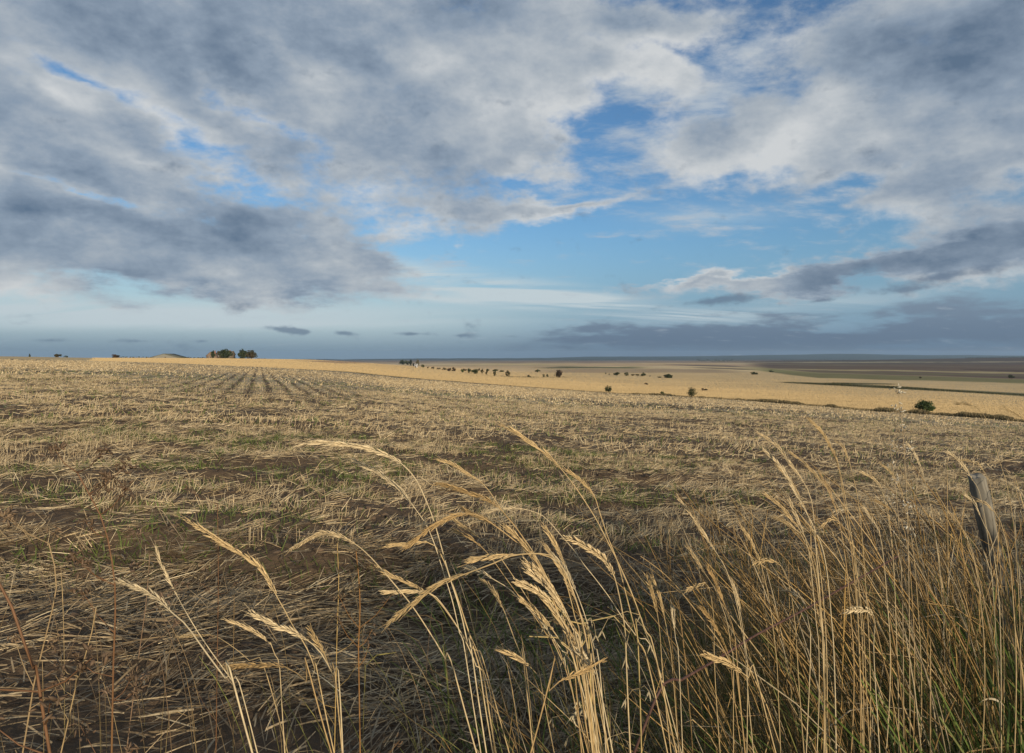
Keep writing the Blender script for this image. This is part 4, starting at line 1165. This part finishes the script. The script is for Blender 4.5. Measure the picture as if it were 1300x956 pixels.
house(194, 235, 660, .7, 4.2, 20, 'wide low barn with grey green roof on the left skyline', 'barn', (.20, .19, .16), (.10, .10, .075), True, False, 1, 'barn')
house(264.5, 275.5, 640, 3.0, 3.6, 9, 'small gabled cottage with brown roof left of the brick farmhouse', 'farm_cottage', (.20, .14, .10), (.12, .085, .065), True, True, 2)
house(276.5, 296.5, 645, 4.2, 3.2, 8, 'orange brick farmhouse with long roof behind a dark tree', 'farmhouse', (.12, .09, .06), (.10, .078, .058), False, True, 4)
house(527, 529.6, 430, 1.3, .8, 2.5, 'tiny white farm building beside the tall narrow conifer', 'shed', (.75, .75, .72), (.45, .45, .45), False, False, 1, 'shed')


def shade_hedge():
    """unseen hedge added behind the camera to shade the verge and the ditch"""
    root = empty('hedge', (0, -1.6, 0), 'unseen low hedge added behind the camera to shade the verge', 'hedge')
    m = MB(); t = MB()
    for i in range(44):
        xx = -6 + i * .42
        hh = .96 + .17 * float(sstep(-1.5, .5, xx)) + .75 * float(sstep(1.6, 3.2, xx)) + .4 * float(sstep(3.2, 6, xx)) + random.uniform(-.12, .12)  # height raised towards the right to shade that corner
        leaf_cloud(m, (xx, random.uniform(-.1, .1), hh * .5), (.42, .5, hh * .52), 420 if xx < 1.2 else 1100, .035, DKG + GRN)
        t.tube([(xx, 0, -.1), (xx + .05, 0, hh * .6)], [.03, .015], (.09, .07, .05), 5)
    m.build('foliage', M_LEAF, root); t.build('stems', M_BARK, root)


shade_hedge()


# ------------------------------------------------------------------ sky with its clouds
def build_world():
    w = bpy.data.worlds.new('World'); scene.world = w; w.use_nodes = True
    nt = w.node_tree; nt.nodes.clear(); L = nt.links.new
    out = N(nt, 'ShaderNodeOutputWorld'); bg = N(nt, 'ShaderNodeBackground', ins={'Strength': .1})
    L(bg.outputs[0], out.inputs['Surface'])
    sky = N(nt, 'ShaderNodeTexSky', sky_type='NISHITA', sun_disc=False, sun_elevation=SUN_EL, sun_rotation=SUN_AZ, altitude=100., air_density=1., dust_density=.6, ozone_density=2.)
    tc = N(nt, 'ShaderNodeTexCoord'); D = tc.outputs['Generated']
    sp = N(nt, 'ShaderNodeSeparateXYZ'); L(D, sp.inputs[0])

    def M(op, a, b=None, c=None, clamp=False):
        n = N(nt, 'ShaderNodeMath', operation=op, use_clamp=clamp)
        for i, v in enumerate((a, b, c)):
            if v is None: continue
            if isinstance(v, (int, float)): n.inputs[i].default_value = v
            else: L(v, n.inputs[i])
        return n.outputs[0]

    def SS(v, a, b, lo=0., hi=1.):
        n = N(nt, 'ShaderNodeMapRange', interpolation_type='SMOOTHSTEP', ins={'From Min': a, 'From Max': b, 'To Min': lo, 'To Max': hi}); L(v, n.inputs['Value']); return n.outputs[0]

    def MIX(f, a, b, mode='MIX'):
        n = N(nt, 'ShaderNodeMix', data_type='RGBA', blend_type=mode)
        if isinstance(f, (int, float)): n.inputs[0].default_value = f
        else: L(f, n.inputs[0])
        for i, v in ((6, a), (7, b)):
            if isinstance(v, tuple): n.inputs[i].default_value = v + (1,)
            else: L(v, n.inputs[i])
        return n.outputs[2]

    az = M('ARCTAN2', sp.outputs[0], sp.outputs[1])
    el = M('ARCSINE', sp.outputs[2])
    ae = N(nt, 'ShaderNodeCombineXYZ'); L(az, ae.inputs[0]); L(el, ae.inputs[1])
    # cloud deck: where the sight line meets a (slightly curved) layer
    zz = M('ADD', M('MAXIMUM', sp.outputs[2], 0.), .20)
    deck = N(nt, 'ShaderNodeCombineXYZ'); L(M('DIVIDE', sp.outputs[0], zz), deck.inputs[0]); L(M('DIVIDE', sp.outputs[1], zz), deck.inputs[1])

    def noise(scale, detail, rough, rot=0., stretch=(1, 1, 1), off=(0, 0, 0), dist=0., src=None):
        mp = N(nt, 'ShaderNodeMapping', ins={'Rotation': (0, 0, rot), 'Scale': stretch, 'Location': off}); L(src or deck.outputs[0], mp.inputs['Vector'])
        n = N(nt, 'ShaderNodeTexNoise', ins={'Scale': scale, 'Detail': detail, 'Roughness': rough, 'Distortion': dist}); L(mp.outputs[0], n.inputs['Vector'])
        return n.outputs['Fac']

    def ang(px, py):
        a = math.atan((px - CX) / F); return a, math.atan((HY - py) / F * math.cos(a))

    # warp the (azimuth, elevation) chart a little so that no patch keeps a clean outline
    wn = N(nt, 'ShaderNodeTexNoise', ins={'Scale': 2.2, 'Detail': 5., 'Roughness': .6}); L(deck.outputs[0], wn.inputs['Vector'])
    wv = N(nt, 'ShaderNodeVectorMath', operation='MULTIPLY_ADD'); L(wn.outputs['Color'], wv.inputs[0]); wv.inputs[1].default_value = (.24, .12, 0); wv.inputs[2].default_value = (-.12, -.06, 0)
    aw = N(nt, 'ShaderNodeVectorMath', operation='ADD'); L(ae.outputs[0], aw.inputs[0]); L(wv.outputs[0], aw.inputs[1])

    def blob(px, py, rx, ry, rot=0., warp=True):
        a, e = ang(px, py)
        mp = N(nt, 'ShaderNodeMapping', vector_type='TEXTURE', ins={'Location': (a, e, 0), 'Rotation': (0, 0, R(rot)), 'Scale': (rx / F, ry / F, 1)})
        L(aw.outputs[0] if warp else ae.outputs[0], mp.inputs['Vector'])
        g = N(nt, 'ShaderNodeTexGradient', gradient_type='QUADRATIC_SPHERE'); L(mp.outputs[0], g.inputs['Vector'])
        return g.outputs['Fac']

    def total(items, start=0.):
        t = start
        for amp, *b in items:
            t = M('MULTIPLY_ADD', blob(*b), amp, t)
        return t

    pos = total([  # cloud masses: amp, px, py, rx, ry, tilt
        (1.5, 100, 60, 560, 300, -8), (1.5, 500, 60, 420, 300, 10), (1.5, 120, 310, 480, 125, -3), (1.4, 330, 310, 270, 115, -12), (1.2, 60, 200, 400, 130, -10),
        (1.3, 620, 150, 230, 200, 60), (.9, 720, 20, 300, 120, 0), (.85, 900, 170, 260, 110, 14), (.9, 1010, 190, 220, 90, 12), (.75, 860, 100, 260, 100, 0), (1.7, 1250, 70, 330, 240, 0),
        (.6, 800, 55, 170, 80, 0), (.7, 720, 262, 340, 20, 2), (1.1, 1200, 200, 220, 90, 14), (1.3, 1290, 310, 300, 75, 8), (1.25, 1110, 342, 470, 36, 6), (.9, 900, 356, 280, 18, 5), (.4, 1000, 15, 300, 60, 0), (.4, 470, 340, 160, 30, -10)])
    gap = total([
        (.95, 245, 165, 170, 55, -36), (.8, 105, 85, 140, 26, -24), (.7, 330, 135, 150, 26, -26), (.85, 90, 235, 240, 24, -16), (.60, 765, 150, 55, 125, -30), (.8, 850, 68, 200, 30, -14),
        (.9, 1095, 222, 100, 34, 26), (1.25, 700, 318, 350, 52, 2), (.75, 900, 298, 260, 40, 2), (.8, 690, 243, 130, 26, 4), (.55, 900, 128, 120, 40, 20), (.55, 1045, 120, 100, 90, 40), (.5, 1045, 5, 80, 30, 0), (.5, 860, 252, 180, 18, 8), (.45, 960, 60, 160, 60, 20), (.35, 330, 240, 200, 24, -14)])
    cov = M('SUBTRACT', M('MULTIPLY_ADD', M('MINIMUM', M('ADD', pos, SS(M('ABSOLUTE', az), .85, 1.5, 0., .8)), 1.0), 1.15, -.12), gap)
    n1 = noise(1.5, 10., .62, R(20), (1, 1.1, 1), (3.1, .4, 0), .1)
    dsrc = N(nt, 'ShaderNodeMapping', ins={'Scale': (1, 1, 1.7), 'Rotation': (0, R(12), 0)}); L(D, dsrc.inputs['Vector'])
    def puff(off): return noise(7.5, 10., .60, 0, (1, 1, 1), off, .0, dsrc.outputs[0])
    p1 = puff((1.7, 2.2, .4)); p2 = puff((1.7 - .03, 2.2, .4 - .09))
    p3 = noise(21., 8., .62, 0, (1, 1, 1), (.3, 1.2, 2.4), .0, dsrc.outputs[0])
    n3 = noise(3.4, 7., .58, R(-25), (1, 1.25, 1), (1, 5, 0), .3)
    nn = M('ADD', M('MULTIPLY_ADD', n1, 1.2, -.60), M('MULTIPLY_ADD', p1, 1.9, -.95))
    dens = M('ADD', M('SUBTRACT', cov, .17), nn)
    dens = M('ADD', dens, M('MULTIPLY_ADD', p3, 1.1, -.55))
    dens = M('SUBTRACT', dens, SS(el, .0, .09, .9, 0.))
    mask = M('MULTIPLY', SS(dens, -.12, .62), .97)
    thick = SS(dens, .1, 1.25)
    relief = M('MULTIPLY', M('SUBTRACT', p1, p2), 1.6)
    # cloud radiance
    dark = total([(.55, 1240, 40, 330, 170, 0), (.55, 100, 285, 340, 55, -6), (.45, 150, 360, 420, 40, 0), (.3, 130, 20, 420, 80, 0), (.75, 1200, 325, 420, 55, 6), (.3, 420, 60, 330, 110, 0), (.2, 320, 330, 220, 60, -10), (.3, 1000, 60, 260, 80, 0), (.2, 250, 240, 260, 60, -10), (.2, 560, 200, 160, 80, 20)])
    lit = total([(.6, 690, 150, 110, 180, 70), (.65, 985, 190, 200, 80, 12), (.6, 60, 105, 130, 34, -28), (.45, 205, 140, 90, 24, -30), (.55, 180, 208, 200, 26, -14), (.5, 425, 300, 110, 50, -40), (.35, 1190, 190, 170, 50, 14), (.4, 800, 60, 220, 70, 0), (.4, 420, 85, 60, 30, 0), (.35, 560, 90, 200, 90, 0), (.4, 470, 240, 120, 30, -10), (.4, 850, 130, 140, 80, 0)])
    shade = M('ADD', M('SUBTRACT', M('MULTIPLY_ADD', thick, .42, .24), M('MULTIPLY', lit, .75)), M('MULTIPLY', dark, .42))
    shade = M('SUBTRACT', shade, M('MULTIPLY_ADD', M('SUBTRACT', p3, .5), .5, relief))
    shade = M('ADD', shade, M('MULTIPLY_ADD', n1, -.6, .3), clamp=True)
    rp = N(nt, 'ShaderNodeValToRGB'); L(shade, rp.inputs['Fac'])
    cr = rp.color_ramp; cr.elements[0].position = 0.; cr.elements[0].color = (6.3, 6.5, 6.6, 1); cr.elements[1].position = 1.; cr.elements[1].color = (1.1, 1.65, 2.45, 1)
    for p, c in ((.33, (4.3, 4.75, 5.2, 1)), (.62, (2.7, 3.35, 4.2, 1))):
        e = cr.elements.new(p); e.color = c
    # clear sky: the Nishita sky, with the photo's deep blue above and pale band low on the left
    skyc = MIX(1., sky.outputs[0], (.70, .97, 1.2), 'MULTIPLY')
    hz = SS(el, 0., .20, 1., 0.)
    side = SS(az, -.25, .25)
    lowc = MIX(SS(el, .0, .05), MIX(side, (2.0, 3.0, 3.9), (.9, 1.55, 2.6)), MIX(side, (4.5, 5.6, 6.2), (2.1, 3.3, 4.7)))
    base = MIX(M('MULTIPLY', hz, .95), skyc, lowc)
    # thin high streaks
    ci = noise(1.3, 6., .6, R(-14), (.35, 2.6, 1), (0, 2, 0), .5)
    cm = total([(2.2, 620, 362, 360, 26, -8, False), (1.8, 720, 384, 380, 20, -6, False), (1.6, 100, 396, 800, 26, 1, False), (1.0, 300, 412, 500, 12, 1, False), (1.2, 560, 380, 300, 10, -5, False), (.9, 980, 392, 300, 22, 4, False), (.6, 900, 275, 160, 30, 0, False), (1.0, 520, 350, 140, 16, -6, False)])
    cf = M('MULTIPLY', M('MULTIPLY', cm, SS(ci, .28, .56)), 1.0, clamp=True)
    base = MIX(cf, base, (5.4, 6.3, 6.7))
    # low bank of grey cloud over the right horizon, small dark puffs on the left
    bank = SS(M('ADD', total([(1.4, 1150, 425, 700, 60, 2), (.9, 800, 432, 300, 40, 3)]), M('MULTIPLY_ADD', noise(2.2, 6., .6, 0, (.5, 1.6, 1), (4, 1, 0), .3), 1.2, -.75)), .1, .75)
    bankc = MIX(SS(el, 0., .09), (1.0, 1.5, 2.3), (2.0, 2.6, 3.4))
    base = MIX(M('MULTIPLY', bank, .88), base, bankc)
    # thin mottled layer higher up, seen through the breaks
    an = noise(5.0, 8., .62, R(35), (1, 1.6, 1), (7, 3, 0), .15)
    ar = total([(1.0, 880, 130, 330, 190, 0), (.7, 640, 262, 380, 50, 2), (.6, 230, 170, 200, 90, -30), (.5, 1080, 225, 160, 60, 20), (.45, 900, 290, 260, 50, 0), (.4, 560, 330, 200, 40, -8)])
    af = M('MULTIPLY', SS(M('MULTIPLY_ADD', M('MINIMUM', ar, 1.), .36, an), .56, .90), .9)
    base = MIX(af, base, MIX(p3, (3.6, 4.3, 5.1), (5.6, 6.1, 6.5)))
    colr = MIX(mask, base, rp.outputs['Color'])
    pf = SS(M('ADD', total([(1., 355, 418, 45, 9, -8, False), (1., 385, 421, 30, 8, 0, False), (1., 437, 423, 38, 8, -4, False), (.9, 525, 424, 48, 6, 0, False), (.8, 585, 426, 26, 6, 0, False), (.7, 175, 433, 60, 6, 0, False), (.6, 60, 432, 60, 5, 0, False), (.7, 255, 433, 20, 5, 0, False),
                             (1.0, 905, 382, 110, 11, 6, False), (.9, 1040, 382, 40, 6, 4, False), (.9, 1190, 352, 150, 14, 8, False), (.8, 1150, 368, 70, 9, 4, False)]), M('MULTIPLY_ADD', p3, 2.2, -1.2)), .05, .7)
    colr = MIX(M('MULTIPLY', pf, .75), colr, (1.25, 1.8, 2.6))
    L(colr, bg.inputs['Color'])
    w.cycles.sampling_method = 'MANUAL'; w.cycles.sample_map_resolution = 512


build_world()

# ------------------------------------------------------------------ air
def haze_box():
    m = bpy.data.materials.new('air'); m.use_nodes = True; nt = m.node_tree; nt.nodes.clear()
    o = N(nt, 'ShaderNodeOutputMaterial'); v = N(nt, 'ShaderNodeVolumePrincipled', ins={'Density': 5.0e-5, 'Color': (.55, .75, .98, 1), 'Anisotropy': .2})
    nt.links.new(v.outputs[0], o.inputs['Volume'])
    b = MB(); b.box((-20000, -20000, -60), (20000, 20000, 130), (1, 1, 1))
    h = b.build('haze', m); tag(h, kind='stuff')


HAZE = True
if HAZE: haze_box()

# ------------------------------------------------------------------ sun, camera, output
s = bpy.data.lights.new('sun', 'SUN'); s.energy = 4.9; s.angle = R(.5); s.color = (1., .86, .64)
so = link(bpy.data.objects.new('sun', s))
dv = Vector((math.sin(SUN_AZ) * math.cos(SUN_EL), math.cos(SUN_AZ) * math.cos(SUN_EL), math.sin(SUN_EL)))
so.rotation_euler = dv.to_track_quat('Z', 'Y').to_euler()
so.location = dv * 30

cam = bpy.data.cameras.new('camera'); cam.lens = 36.0 * F / 1300.0; cam.sensor_width = 36.0; cam.sensor_fit = 'HORIZONTAL'
cam.clip_start = .02; cam.clip_end = 60000
cam.shift_y = (HY - 478.0) / 1300.0
co = link(bpy.data.objects.new('camera', cam)); co.location = (0, 0, EYE); co.rotation_euler = (R(90), 0, 0)
scene.camera = co
scene.render.engine = 'CYCLES'
scene.cycles.use_denoising = True
scene.cycles.max_bounces = 6; scene.cycles.transparent_max_bounces = 8; scene.cycles.volume_bounces = 0
scene.view_settings.view_transform = 'Standard'; scene.view_settings.look = 'None'
scene.view_settings.exposure = 0; scene.view_settings.gamma = 1; scene.view_settings.use_curve_mapping = False
